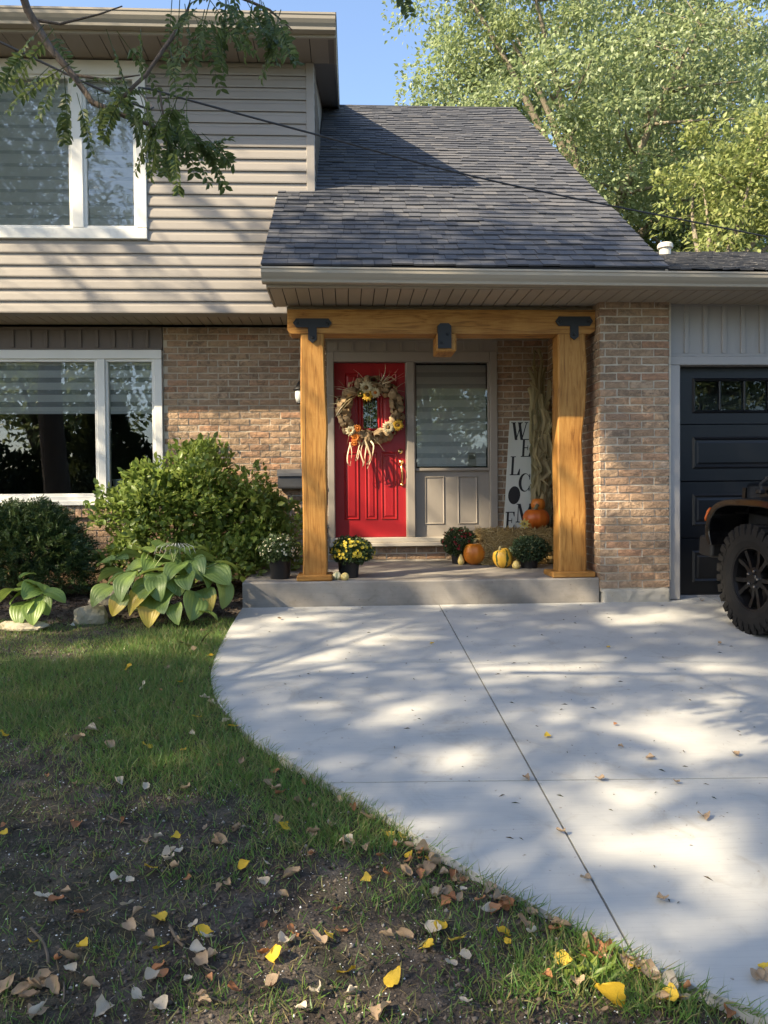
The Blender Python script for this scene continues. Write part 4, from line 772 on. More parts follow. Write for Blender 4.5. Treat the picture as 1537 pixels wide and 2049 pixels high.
def yew():
    t = thing('yew_shrub', 'dark green spreading yew below the ground floor window', 'shrub', (-3.35, 7.7, .62)); rg = np.random.default_rng(5); cs = [((-3.55, 7.85, .95), (.85, .6, .45)), ((-3.05, 7.75, .90), (.45, .45, .38)), ((-3.2, 7.9, 1.15), (.40, .4, .30)), ((-2.85, 7.7, .70), (.30, .35, .28)), ((-3.9, 7.8, 1.15), (.5, .45, .32)), ((-4.6, 7.9, .95), (.6, .5, .5))]
    n = 5200; w_ = np.array([c[1][0]*c[1][2] for c in cs]); ci = rg.choice(len(cs), n, p=w_/w_.sum()); d = unit(rg.normal(size=(n, 3))); d[:, 2] = np.where(d[:, 2] < -.4, -d[:, 2], d[:, 2]); s0 = np.array([c[0] for c in cs])[ci]+d*np.array([c[1] for c in cs])[ci]*(.55+.45*rg.random(n)**.5)[:, None]*(1+.15*np.sin(8*d[:, 0]+6*d[:, 2]))[:, None]
    dd = unit(d+rg.normal(size=(n, 3))*.5+np.array([0, 0, .35])); pos = []; ax = []; nr = []
    side = unit(np.cross(dd, rg.normal(size=(n, 3))))
    for k in range(11):
        f = k/10; c = s0+dd*(.13*f)[..., None] if False else s0+dd*.13*f-np.array([0, 0, .03])*f*f
        for s in (-1, 1): pos.append(c); ax.append(unit(side*s+dd*.7+rg.normal(size=(n, 3))*.2)); nr.append(np.cross(dd, side)+rg.normal(size=(n, 3))*.3)
    pos, ax, nr = map(np.concatenate, (pos, ax, nr)); pos[:, 2] = np.maximum(pos[:, 2], .62); V, F = leaves(T_RHOMB, pos, ax, nr,   .032, .0105); npobj('foliage', V, F, M_YEW, t)
    b = B()
    for q in range(40):
        e_ = s0[q*7]; b.tube([(-3.35+rg.normal()*.2, 7.85, .6), (e_[0]*.5-1.7, e_[1]*.5+3.9, e_[2]*.6+.3), tuple(e_)], [.014, .010, .004], 5)
    obj('stems', b, M_TWIG, t, True, fix=False)
yew()
# hostas: every broad ribbed leaf is a part
def hostamat(name, cols, tip):
    m, nt, N, L, bs = nodes(name); oi = N.new('ShaderNodeObjectInfo'); c = ramp(nt, cols, oi.outputs['Random']); tc = N.new('ShaderNodeTexCoord'); sx = N.new('ShaderNodeSeparateXYZ'); L.new(tc.outputs['Object'], sx.inputs[0])
    wv = N.new('ShaderNodeTexNoise'); wv.inputs['Scale'].default_value = 9; L.new(tc.outputs['Object'], wv.inputs[0])
    if tip: c = mixc(nt, c, ramp(nt, [(.48,.44,.07),(.55,.42,.06),(.46,.28,.06)], wv.outputs[0]), ramp(nt, [(0,)*3, (1,)*3], maths(nt, 'ADD', maths(nt, 'MULTIPLY', sx.outputs[0], 5.), maths(nt, 'MULTIPLY', wv.outputs[0], .6)), [.95, 1.5]))
    L.new(c, bs.inputs['Base Color']); bs.inputs['Roughness'].default_value = .42; tr = N.new('ShaderNodeBsdfTranslucent'); L.new(mixc(nt, c, (.9, 1, .2), .2), tr.inputs[0]); mx = N.new('ShaderNodeMixShader'); mx.inputs[0].default_value = .3; L.new(bs.outputs[0], mx.inputs[1]); L.new(tr.outputs[0], mx.inputs[2]); L.new(mx.outputs[0], N['Material Output'].inputs[0]); return m
M_HOS = hostamat('hosta_leaf', [(.15,.23,.06),(.20,.29,.07),(.13,.21,.065),(.24,.33,.08)], False); M_HOSY = hostamat('yellowing_hosta_leaf', [(.14,.21,.05),(.19,.24,.05)], True); M_HOSL = hostamat('lime_hosta_leaf', [(.19,.29,.06),(.23,.33,.07),(.15,.24,.05)], False)
_hm = {}
def hosta_mesh(mat, v):
    if (mat.name, v) in _hm: return _hm[mat.name, v]
    rg = random.Random(v); nu, nv = 16, 28; V = []; F = []; Lh = .265; W_ = .225; dr = rg.uniform(.5, 1.2)
    for i in range(nu+1):
        u = i/nu; wd = W_*1.08*(max(0., math.sin(math.pi*min(1, u**.80)))**.62)*(1-.12*u)+.0005
        if u < .12: wd *= 1.0
        for j in range(nv+1):
            s = j/nv*2-1; x = Lh*(u-.16*(abs(s)**1.5)*(1-u)**2); y = wd*.5*s; z = .05*math.sin(u*math.pi*.6)-dr*.11*u*u+.030*abs(s)*(wd/W_)+.0020*math.cos(s*math.pi*7)*min(1, wd/W_*1.2)+.006*math.sin(u*9+v)*s
            V.append((x, y, z))
    for i in range(nu):
        for j in range(nv): F.append((i*(nv+1)+j, i*(nv+1)+j+1, (i+1)*(nv+1)+j+1, (i+1)*(nv+1)+j))
    me = bpy.data.meshes.new('leaf'); me.from_pydata(V, [], F); me.polygons.foreach_set('use_smooth', [True]*len(F)); me.materials.append(mat); _hm[mat.name, v] = me; return me
def hosta(label, base, lst, stalks=()):
    t = thing('hosta_plant', label, 'plant', base); b = B(); rg = random.Random(len(lst))
    for (px, py, Y, yaw, pitch, sc_, kind) in lst:
        p = P(px, py, Y); me = hosta_mesh({'g': M_HOS, 'y': M_HOSY, 'l': M_HOSL}[kind], rg.randrange(4)); rot = Euler((rg.uniform(-.6, .6), R_(pitch*.72+rg.uniform(-10, 10)), R_(yaw+rg.uniform(-28, 28))), 'XYZ')
        d = rot.to_matrix() @ Vector((.15*sc_, 0, 0)); q = Vector(p)-d; inst('leaf', me, q, t, rot, (sc_*.88, sc_*.88*rg.uniform(.82, 1.08), sc_*.88)); s_ = Vector(base)+Vector((rg.gauss(0, .05), rg.gauss(0, .04), 0)); m_ = (s_+q)/2+Vector((0, 0, .1)); b.tube([(1-u)**2*s_+2*u*(1-u)*m_+u*u*q for u in (0, .25, .5, .75, 1)], [.006, .005, .0045, .004, .003], 5)
    for pts in stalks: b.tube([P(*q) for q in pts], .0035, 5)
    obj('stems', b, pmat('hosta_stem', [(.20,.26,.08),(.30,.33,.13)], 8, .5), t, True, fix=False); return t
# (pixel of leaf middle, depth, heading in plan (0 = towards +X, -90 = towards camera), downward pitch, size, kind)
BIG = [(280,1100,6.95,150,-8,1.0,'g'),(262,1140,6.85,185,15,1.05,'g'),(232,1160,6.75,190,25,.95,'g'),(300,1128,6.8,-110,10,1.0,'g'),(345,1112,6.85,-60,0,1.1,'g'),(372,1106,6.8,-20,0,1.05,'g'),(330,1090,7.0,100,-10,.9,'g'),(400,1100,7.0,30,-5,.9,'g'),(420,1118,6.85,0,5,1.0,'g'),(395,1140,6.65,-70,35,1.1,'g'),(345,1150,6.6,-95,28,1.1,'g'),(375,1170,6.5,-60,38,1.0,'g'),(280,1180,6.6,-130,35,1.0,'g'),(330,1215,6.4,-75,50,.9,'g'),(435,1130,6.8,-10,20,1.0,'g'),(305,1165,6.55,-115,35,1.0,'g'),(245,1178,6.5,-120,55,1.15,'g'),(270,1205,6.45,-125,55,1.2,'y'),(315,1180,6.45,-80,50,1.0,'g'),(300,1228,6.4,-88,60,1.15,'y'),(355,1178,6.55,-70,45,1.0,'g'),(385,1222,6.4,-80,60,1.1,'g'),(445,1158,6.65,-40,50,1.1,'g'),(450,1195,6.6,-50,65,1.0,'g'),(415,1205,6.5,-60,55,.95,'y'),(410,1165,6.6,-40,30,.9,'g'),(225,1125,7.0,170,5,.9,'g'),(425,1235,6.4,-30,40,.7,'g'),(330,1200,6.5,-100,60,.9,'g'),(365,1135,6.75,-45,12,1.0,'g'),(290,1150,6.7,-150,22,1.0,'g'),(195,1195,6.6,-140,45,.9,'g'),(320,1130,6.9,-140,2,1.0,'g'),(385,1120,6.9,-90,4,1.0,'g'),(250,1112,7.05,160,0,.95,'g'),(212,1150,6.9,175,20,.9,'g'),(205,1128,7.0,165,5,.8,'g'),(462,1135,6.8,5,25,.85,'g'),(352,1232,6.35,-85,55,.8,'g'),(232,1215,6.45,-130,50,.8,'y')]
hosta('big hosta with drooping ribbed leaves, some browning, before the leafy shrub', (-1.85, 6.75, .56), BIG, [[(345,1185,6.7),(347,1120,6.75),(340,1092,6.8)],[(330,1185,6.7),(352,1110,6.75),(362,1092,6.75)],[(352,1180,6.7),(342,1105,6.8),(330,1098,6.75)]])
SM = [(70,1168,6.5,10,-15,.8,'l'),(58,1188,6.4,-80,30,.9,'l'),(30,1200,6.4,-120,30,.7,'l'),(40,1228,6.3,-110,50,.95,'l'),(66,1230,6.28,-60,55,.85,'l'),(92,1190,6.45,-30,40,.85,'l'),(118,1198,6.4,0,20,.8,'l'),(8,1190,6.4,180,10,.9,'l'),(90,1215,6.35,-50,50,.7,'l'),(62,1150,6.6,70,-20,.55,'l')]
hosta('small lime green hosta in the mulch before the yew', (*G(70, 1215)[:2], .50), SM)
b = B()
for q in range(9):
    a0 = P(345+q*2, 1098, 6.8); b.ribbon([a0+np.array([0, 0, .0]), a0+np.array([(q-4)*.012, -.02, .05]), a0+np.array([(q-4)*.03, -.05, .02]), a0+np.array([(q-4)*.036, -.06, -.04])], [.008, .007, .005, .002], (1, .3, 0))
tag(obj('dried_flower_stalk', b, pmat('dry_white', [(.6,.58,.48)], rough=.8), org=tuple(P(345, 1098, 6.8))), 'bleached dry flower stalk standing above the big hosta leaves', 'dried flower')
# rocks and mulch
def rock(label, px, py, sx, sy, sz, seed, mat, sink=.25):
    p = G(px, py); bm = bmesh.new(); bmesh.ops.create_icosphere(bm, subdivisions=3, radius=1)
    for v in bm.verts:
        c = v.co; k = 1+.28*mnoise.noise(c*1.3+Vector((seed, 0, 0)))+.10*mnoise.noise(c*4+Vector((seed, 3, 0))); v.co = Vector((c.x*sx*k, c.y*sy*k, max(c.z, -.6)*sz*k))
    me = bpy.data.meshes.new('rock'); bm.to_mesh(me); bm.free(); me.materials.append(mat); z = float(soil_h(np.array(p[0]), np.array(p[1])))
    o = bpy.data.objects.new('rock', me); o.location = (p[0], p[1], z+sz*sink); link(o, None, o.location); return tag(o, label, 'rock')
M_ROCK = pmat('garden_rock', [(.20,.17,.11),(.36,.31,.21),(.46,.40,.29)], 7, .9, (22, .9, .02))
rock('tan lumpy rock under the drooping hosta leaf', 182, 1238, .155, .13, .12, 3, M_ROCK); rock('tan flat topped rock behind the lumpy rock, beside the hosta', 212, 1212, .16, .13, .12, 9, M_ROCK); rock('small white stone on the mulch edge', 149, 1243, .03, .025, .02, 5, pmat('white_stone', [(.7,.68,.62)], 9, .8)); rock('low pale rock hidden in the dry grass beside the lime hosta', 40, 1262, .22, .10, .05, 12, M_ROCK, .05)
# ================================================================== porch things
SZ = .752
def slabz(y): return .747+(y-7.075)*.0169
def onslab(px, py):
    p = Zp(px, py, SZ)
    for _ in range(4): p = Zp(px, py, slabz(p[1]))
    return p
M_POT = pmat('black_plastic_pot', [(.014,.015,.017),(.022,.023,.026)], 9, .42)
M_MUMG = leafmat('mum_leaf', [(.05,.085,.03),(.07,.115,.04),(.035,.06,.024)], .25)
def mum(label, px, py, h_pot, r_pot, dome_px, fl, nfl, fsz, seed, leafm=M_MUMG):
    p = onslab(px, py); p[1] += r_pot; t = thing('potted_mum', label, 'potted plant', p, 'potted mums on the porch'); b = B(); x, y, z = p; rt = r_pot*1.12
    b.lathe([(0, .0), (r_pot*.9, 0), (r_pot*.92, .004), (rt*.97, h_pot-.03), (rt*1.04, h_pot-.028), (rt*1.04, h_pot), (rt*.98, h_pot), (rt*.94, h_pot-.025), (0, h_pot-.03)], (x, y, z), 26); obj('pot', b, M_POT, t, True)
    x0, x1, yt, yb = dome_px; w_ = (P(x1, yt, y)[0]-P(x0, yt, y)[0])/2; zt_ = P(px, yt, y)[2]; zb_ = P(px, yb, y)[2]; cx_ = (P(x0, yt, y)[0]+P(x1, yt, y)[0])/2; c = np.array([cx_, y, zb_*.62+zt_*.38]); rx, rzu, rzd = w_*.92, zt_-c[2]-.015, c[2]-zb_
    rg = np.random.default_rng(seed); n = 2600; d = unit(rg.normal(size=(n, 3))); R3 = np.where(d[:, 2:3] > 0, np.array([[rx, rx, rzu]]), np.array([[rx*.92, rx*.92, rzd]])); lump = 1+.07*np.sin(9*d[:, 0]+4*d[:, 1])+.06*np.sin(11*d[:, 2]+7*d[:, 0]); pos = c+d*R3*(rg.random(n)**.22*lump)[:, None]; ax = d+rg.normal(size=(n, 3))*.7; V, F = leaves(T_RHOMB, pos, ax, d+rg.normal(size=(n, 3))*.6, .034, .02); npobj('foliage', V, F, leafm, t)
    if nfl:
        d = unit(rg.normal(size=(nfl*3, 3))); d = d[d[:, 2] > -.25][:nfl]; n = len(d); R3 = np.array([[rx, rx, rzu]]); lump = 1+.07*np.sin(9*d[:, 0]+4*d[:, 1])+.06*np.sin(11*d[:, 2]+7*d[:, 0]); pos = c+d*R3*(1.03*lump)[:, None]; s = unit(np.cross(d, rg.normal(size=(n, 3)))); u = np.cross(d, s); sz = fsz*(.55+.6*rg.random(n)); Vs, Fs = [], []; kk = 0
        for k in range(9):
            a_ = 2*math.pi*k/9; ax = s*math.cos(a_)+u*math.sin(a_)+d*.45; V, F = leaves(T_RHOMB, pos, ax, d, sz, sz*.55); Vs.append(V); Fs.append(F+kk); kk += len(V)
        npobj('flowers', np.concatenate(Vs), np.concatenate(Fs), fl, t); V, F = leaves(T_RHOMB, pos+d*.006-s*(sz*.22)[:, None], s, d, sz*.45, sz*.45); npobj('flower_centres', V, F, fl if fl.name.startswith('red') else pmat('mum_eye', [(.55,.38,.05)], rough=.7), t)
    return t
M_FW = leafmat('white_petal', [(.72,.70,.58),(.8,.78,.66),(.70,.68,.45)], .2); M_FY = leafmat('yellow_petal', [(.72,.52,.02),(.80,.62,.04),(.75,.66,.18)], .2); M_FR = leafmat('red_petal', [(.22,.012,.02),(.32,.02,.03),(.16,.01,.015)], .15)
mum('white budding chrysanthemum in a black pot at the left end of the porch slab', 559, 1160, .225, .098, (517, 600, 1068, 1124), M_FW, 130, .014, 1)
mum('yellow flowering chrysanthemum in a black pot beside the timber post', 698, 1158, .215, .098, (659, 748, 1072, 1128), M_FY, 170, .022, 2)
mum('dark red chrysanthemum in a black pot behind the floor pumpkin', 922, 1129, .19, .09, (882, 958, 1054, 1110), M_FR, 70, .020, 3, leafmat('dark_mum_leaf', [(.035,.06,.025),(.05,.08,.03),(.028,.045,.02)], .2))
mum('dull green unopened chrysanthemum in a black pot before the straw bale', 1063, 1138, .14, .09, (1021, 1101, 1071, 1122), leafmat('green_bud', [(.20,.26,.14),(.26,.32,.18)], .2), 130, .009, 4, leafmat('grey_green_leaf', [(.04,.075,.035),(.06,.10,.05),(.03,.055,.028)], .2))
def pumpmat(name, cols, stripes=None):
    m, nt, N, L, bs = nodes(name); v = coord(nt); c = ramp(nt, cols, noise(nt, v, 9, 5), [.3, .5, .7][:len(cols)] if len(cols) == 3 else None)
    if stripes:
        sx = N.new('ShaderNodeSeparateXYZ'); L.new(v, sx.inputs[0]); a = maths(nt, 'ARCTAN2', sx.outputs[1], sx.outputs[0]); s = maths(nt, 'SINE', maths(nt, 'ADD', maths(nt, 'MULTIPLY', a, stripes[1]), maths(nt, 'MULTIPLY', noise(nt, v, 14, 4), 3.)))
        c = mixc(nt, c, stripes[0], ramp(nt, [(0,)*3, (1,)*3], s, [.75, .9]))
    L.new(c, bs.inputs['Base Color']); bs.inputs['Roughness'].default_value = .38; bs.inputs['Specular IOR Level'].default_value = .45; L.new(bump(nt, noise(nt, v, 30, 4), .12, .004), bs.inputs['Normal']); return m
def pumpkin(name, label, cat, c, r, h, mat, ribs=10, rib=.07, stem=True, seed=0, tilt=(0, 0), neck=0., stemm=None):
    """ribbed gourd body; c = bottom centre"""
    b = B(); nu, nv = 48, 18; V = []
    for j in range(nv+1):
        ph = math.pi*j/nv-math.pi/2
        for i in range(nu):
            a = 2*math.pi*i/nu; rr = math.cos(ph)**.85*(1-rib*(1-abs(math.sin(a*ribs/2+seed)))**1.6*math.cos(ph)); z = math.sin(ph)
            if neck: t_ = (z+1)/2; rr *= 1-neck*max(0, t_-.3)**.9*1.1
            zz = .5*h*(z+1)-(.10*h*max(0, (z-.75)/.25)**2*(0 if neck else 1)); V.append((r*rr*math.cos(a)*(1+.04*math.sin(seed*3+a)), r*rr*math.sin(a), zz))
    F = [(j*nu+i, j*nu+(i+1) % nu, (j+1)*nu+(i+1) % nu, (j+1)*nu+i) for j in range(nv) for i in range(nu)]; b.add(V, F); E_ = Euler((tilt[0], tilt[1], 0)).to_matrix()
    b.V = [tuple(E_ @ Vector((v[0], v[1], v[2]-h/2))+Vector((0, 0, h/2))+Vector(c)) for v in b.V]; t = thing(name, label, cat, c); obj('body', b, mat, t, True, fix=False)
    if stem:
        top = E_ @ Vector((0, 0, h*.38))+Vector((0, 0, h/2))+Vector(c); k = r*.16; b = B(); dv = E_ @ Vector((0, 0, 1)); b.tube([top-dv*.01, top+dv*r*.12, top+dv*r*.30+Vector((k*.5, 0, 0)), top+dv*r*.42+Vector((k*1.2, 0, 0))], [k*1.4, k, k*.8, k*.9], 7); obj('stem', b, stemm or M_STEM, t, True)
    return t
M_STEM = pmat('pumpkin_stem', [(.10,.095,.045),(.20,.17,.09)], 14, .8, (30, .6, .01)); M_PUM = pumpmat('pumpkin_skin', [(.52,.135,.012),(.62,.19,.016),(.66,.24,.03)]); M_PUMD = pumpmat('deep_pumpkin_skin', [(.45,.085,.010),(.54,.12,.012),(.58,.15,.016)])
M_SQ = pumpmat('striped_squash', [(.62,.33,.03),(.70,.44,.06)], ((.06,.09,.025), 5)); M_GW = pumpmat('cream_gourd', [(.66,.58,.30),(.72,.66,.42)], ((.10,.16,.05), 4)); M_GY = pumpmat('yellow_gourd', [(.66,.48,.13),(.70,.56,.22)])
def floor_item(px0, px1, pyt, pyb):
    pm = (px0+px1)/2; p = onslab(pm, pyb); r = (P(px1, pyb, p[1])[0]-P(px0, pyb, p[1])[0])/2; p = p+np.array([0, r*.9, 0]); p[2] = slabz(p[1])-.004; s_ = p[1]/FPX; r = (px1-px0)/2*s_; return p, r, (pyb-pyt)*s_*.985
p, r, h = floor_item(930, 977, 1084, 1132); pumpkin('pumpkin', 'tall orange pumpkin standing on the porch floor beside the bale', 'pumpkin', p, r, h, M_PUM, 12, .05, seed=1)
p, r, h = floor_item(990, 1030, 1096, 1138); pumpkin('striped_squash', 'yellow squash with dark green stripe before the straw bale', 'squash', p, r*1.0, h, M_SQ, 9, .05, seed=2, tilt=(.0, -.35))
p, r, h = floor_item(916, 931, 1108, 1131); pumpkin('pear_gourd', 'pale yellow pear shaped gourd beside the floor pumpkin', 'gourd', p, r, h, M_GY, 8, .03, seed=3, neck=.75)
p, r, h = floor_item(1026, 1044, 1121, 1139); pumpkin('small_gourd', 'small yellow ribbed gourd beside the striped squash', 'gourd', p, r, h, M_GY, 10, .12, seed=4, neck=.35)
p, r, h = floor_item(665, 683, 1144, 1161); pumpkin('small_gourd', 'small green and cream striped gourd against the timber post base', 'gourd', p, r, h, M_GW, 8, .06, seed=5, tilt=(1.2, .6), stem=False)
p, r, h = floor_item(682, 699, 1146, 1162); pumpkin('small_gourd', 'small cream yellow gourd before the yellow chrysanthemum pot', 'gourd', p, r, h, M_GY, 8, .05, seed=6, tilt=(.9, -.4), stem=False)
# straw bale
bx0, bx1 = px_x(962, 1090, 8.35), 2.30; by0, by1 = 8.28, 8.70; bz0 = slabz(8.4); bz1 = px_z(1040, 1060, 8.3)
M_STRAW = leafmat('straw', [(.36,.23,.08),(.55,.39,.16),(.22,.14,.05),(.66,.50,.25)], .15, .6); bale = thing('straw_bale', 'small golden straw bale with loose stalks in the porch corner', 'straw bale', ((bx0+bx1)/2, 8.5, bz0))
b = B(); b.cbox(bx0+.02, bx1-.02, by0+.02, by1-.02, bz0, bz1-.02, .03); obj('core', b, pmat('straw_core', [(.16,.10,.035),(.34,.22,.08)], 40, .9, (60, 1, .02), stretch=(1, 4, 4)), bale)
b = B(); rg = random.Random(3)
for q in range(3400):
    f = rg.random()
    if f < .5: p = Vector((rg.uniform(bx0, bx1), by0+rg.uniform(-.012, .02), rg.uniform(bz0, bz1))); n_ = Vector((0, -1, 0))
    elif f < .8: p = Vector((rg.uniform(bx0, bx1), rg.uniform(by0, by1), bz1-.02+rg.uniform(-.01, .02))); n_ = Vector((0, 0, 1))
    else: p = Vector((bx0+rg.uniform(-.01, .02), rg.uniform(by0, by1), rg.uniform(bz0, bz1))); n_ = Vector((-1, 0, 0))
    d = Vector((rg.gauss(0, 1), rg.gauss(0, .6), rg.gauss(0, .55))); d = (d-n_*d.dot(n_)*.8).normalized(); L = rg.uniform(.05, .16); k = n_*rg.uniform(-.006, .022)
    b.ribbon([p-d*L/2, p+k, p+d*L/2+n_*rg.uniform(-.01, .025)], .0062, n_.cross(d))
obj('straw', b, M_STRAW, bale, fix=False)
def on_bale(px0, px1, pyt, pyb, Y):
    c = P((px0+px1)/2, pyb, Y); c[2] = bz1; r = (px1-px0)/2*Y/FPX; return c, r, (P(px0, pyt, Y)[2]-bz1)
c, r, h = on_bale(1045, 1099, 1016, 1058, 8.45); pumpkin('pumpkin', 'round deep orange pumpkin sitting on the straw bale', 'pumpkin', c, r, h, M_PUMD, 12, .06, seed=7)
c2, r2, h2 = on_bale(1063, 1092, 995, 1024, 8.62); c2[2] = P(1078, 1024, 8.62)[2]
b = B(); b.cbox(c2[0]-.09, c2[0]+.09, 8.56, 8.69, bz1-.015, c2[2]+.005, .02); 
tag(obj('straw_flake', b, pmat('straw_flake', [(.20,.13,.05),(.36,.25,.10)], 40, .9, (60, 1, .02), stretch=(1, 4, 4)), org=(c2[0], 8.62, bz1)), 'wedge of straw under the small pumpkin behind the round pumpkin', 'straw')
pumpkin('pumpkin', 'small orange pumpkin perched behind the round pumpkin on the bale', 'pumpkin', c2+np.array([0, 0, .004]), r2, P(1078, 996, 8.62)[2]-c2[2], M_PUM, 10, .06, seed=8)
# yellow star gourd flower on the bale front edge
p = P(1049, 1048, 8.27); b = B(); b2 = B()
for k in range(8):
    a = 2*math.pi*k/8; u = Vector((math.cos(a), -.25, math.sin(a)*.9)); q = Vector(p); b.ribbon([q+u*.008, q+u*.035+Vector((0, -.012, 0)), q+u*.065], [.016, .026, .006], Vector((-math.sin(a), 0, math.cos(a))))
t = thing('yellow_flower', 'yellow star shaped flower lying on the top edge of the straw bale', 'flower', p); obj('petals', b, leafmat('yellow_cream_petal', [(.66,.52,.12),(.72,.60,.22)], .2), t, fix=False); b2.lathe([(0, -.03), (.008, -.028), (.013, -.015), (.012, 0), (0, 0)], tuple(p), 12, ax=1); obj('centre', b2, M_STEM, t)
# WELCOME sign: painted board leaning on the wall
sg0, sg1 = P(1020, 842, 8.84), P(1076, 842, 8.84); zt_ = sg0[2]; zb_ = slabz(8.62)+.002; Wd = sg1[0]-sg0[0]; xb0 = P(1008, 1057, 8.68)[0]
lean_y = (8.83-8.64)/(zt_-zb_); Hs = zt_-zb_
k_ = (sg0[0]-xb0)/(zt_-px_z(1008, 1057, 8.68))
def sgn(u, v, d=0.):                                              # u across 0..1, v down 0..1 -> point on the board front
    z = zt_-v*Hs; return (sg0[0]+u*Wd-k_*v*Hs, 8.83-v*Hs*lean_y+d, z)
sign = thing('welcome_sign', 'tall pale board lettered WELCOME leaning on the porch brick wall', 'sign', sgn(.5, 1)); b = B(); V = [sgn(u, v, d) for d in (0, .02) for u, v in ((0, 0), (1, 0), (1, 1), (0, 1))]; b.add(V, [(3, 2, 1, 0), (4, 5, 6, 7), (0, 1, 5, 4), (1, 2, 6, 5), (2, 3, 7, 6), (3, 0, 4, 7)]); obj('board', b, pmat('sign_paint', [(.50,.52,.46),(.58,.59,.53)], 5, .6, (40, .1, .002), stretch=(3, 3, .5)), sign)
def quadp(x0, x1, y0, y1): return [(x0, y0), (x1, y0), (x1, y1), (x0, y1)]
def stroke(x0, y0, x1, y1, w_): return [(x0-w_/2, y0), (x0+w_/2, y0), (x1+w_/2, y1), (x1-w_/2, y1)]
def arc(cx, cy, ro, ri_x, ri_y, a0, a1, n=20): return [(cx+ro[0]*math.cos(R_(a0+(a1-a0)*i/n)), cy+ro[1]*math.sin(R_(a0+(a1-a0)*i/n))) for i in range(n+1)]+[(cx+ri_x[0]+ri_y[0]*math.cos(R_(a1+(a0-a1)*i/n)), cy+ri_y[1]*math.sin(R_(a1+(a0-a1)*i/n))) for i in range(n+1)]
LET = {'W': [stroke(.16, 0, .36, 1, .16), stroke(.62, 0, .36, 1, .055), stroke(.50, 0, .70, 1, .16), stroke(.94, 0, .70, 1, .055), quadp(0, .30, 0, .045), quadp(.40, .70, 0, .045), quadp(.82, 1.04, 0, .045)],
       'E': [quadp(.14, .36, 0, 1), quadp(.0, .95, 0, .05), quadp(0, 1, .95, 1), quadp(.36, .72, .465, .515), [(.95, 0), (.95, .26), (.90, .26), (.78, .05)], [(1, 1), (1, .70), (.95, .70), (.80, .95)], quadp(.66, .72, .36, .62)],
       'L': [quadp(.14, .36, 0, 1), quadp(0, .52, 0, .045), quadp(0, 1, .95, 1), [(1, 1), (1, .66), (.94, .66), (.74, .95)]],
       'C': [arc(.52, .5, (.52, .5), (.08, 0), (.36, .455), 38, 322), quadp(.90, .96, .04, .34), quadp(.90, .96, .68, .96)],
       'O': [arc(.5, .5, (.5, .5), (0, 0), (.0, .0), 0, 360, 28)[:28]],
       'M': [quadp(.09, .14, 0, 1), quadp(0, .25, .95, 1), stroke(.16, 0, .50, 1, .17), stroke(.86, 0, .50, 1, .06), quadp(.78, .95, 0, 1), quadp(.68, 1.06, .95, 1), quadp(0, .2, 0, .045), quadp(.8, 1.06, 0, .045)]}
M_INK = pmat('black_paint', [(.012,.012,.013)], rough=.7)
def su(px, py): # photo pixel -> board u,v  (the board is nearly flat to the camera)
    v = (zt_-px_z(px, py, 8.76))/Hs; x = P(px, py, 8.83-v*Hs*lean_y)[0]; return (x-sg0[0]+k_*v*Hs)/Wd, v
for ch, (x0, y0, x1, y1) in (('W', (1023, 844, 1056, 880)), ('E', (1044, 878, 1063, 914)), ('L', (1022, 913, 1042, 951)), ('C', (1039, 947, 1062, 984)), ('O', (1018, 973, 1042, 1009)), ('M', (1034, 1008, 1066, 1045)), ('E', (1012, 1024, 1031, 1060))):
    ua, va = su(x0, y0); ub, vb = su(x1, y0); uc, vc = su(x0, y1); b = B(); ub = ua+(ub-ua)
    for i, pl in enumerate(LET[ch]):
        n = len(pl); Q = [(ua+(ub-ua)*px, va+(vc-va)*py) for px, py in pl]; f_ = [sgn(u, v, -.0032-.0001*i) for u, v in Q]; k2 = [sgn(u, v, -.0004) for u, v in Q]
        b.add(f_+k2, [tuple(range(n))]+[(j, (j+1) % n, n+(j+1) % n, n+j) for j in range(n)])
    obj('letter', b, M_INK, sign)
# corn stalk bundle
corn = thing('corn_stalks', 'tall bundle of dried corn stalks tied in the porch corner', 'corn stalks', (2.2, 8.72, slabz(8.72))); rg = random.Random(12); b = B()
M_CORN = leafmat('corn_husk', [(.38,.31,.17),(.50,.42,.25),(.31,.26,.14),(.42,.36,.22)], .25, .7, .2); M_STK = pmat('corn_stalk', [(.24,.22,.10),(.36,.32,.17)], 10, .7, vary=.15)
cx_, cy_, cz0 = 2.215, 8.73, slabz(8.73)
for q in range(16):
    a = rg.uniform(0, 6.28); r0 = rg.uniform(.02, .07); s = Vector((cx_+r0*math.cos(a)*1.1, cy_+r0*math.sin(a), cz0)); e_ = Vector((cx_-.05+rg.gauss(0, .055), cy_+rg.uniform(-.05, .10), cz0+rg.uniform(1.7, 2.35))); m_ = Vector((cx_+rg.gauss(0, .02), cy_+rg.gauss(0, .02), cz0+.95))
    pts = [(1-u)**2*s+2*u*(1-u)*m_+u*u*e_ for u in np.linspace(0, 1, 7)]; b.tube(pts, [.013, .012, .011, .010, .008, .006, .003], 6)
obj('stalks', b, M_STK, corn, True, fix=False); 
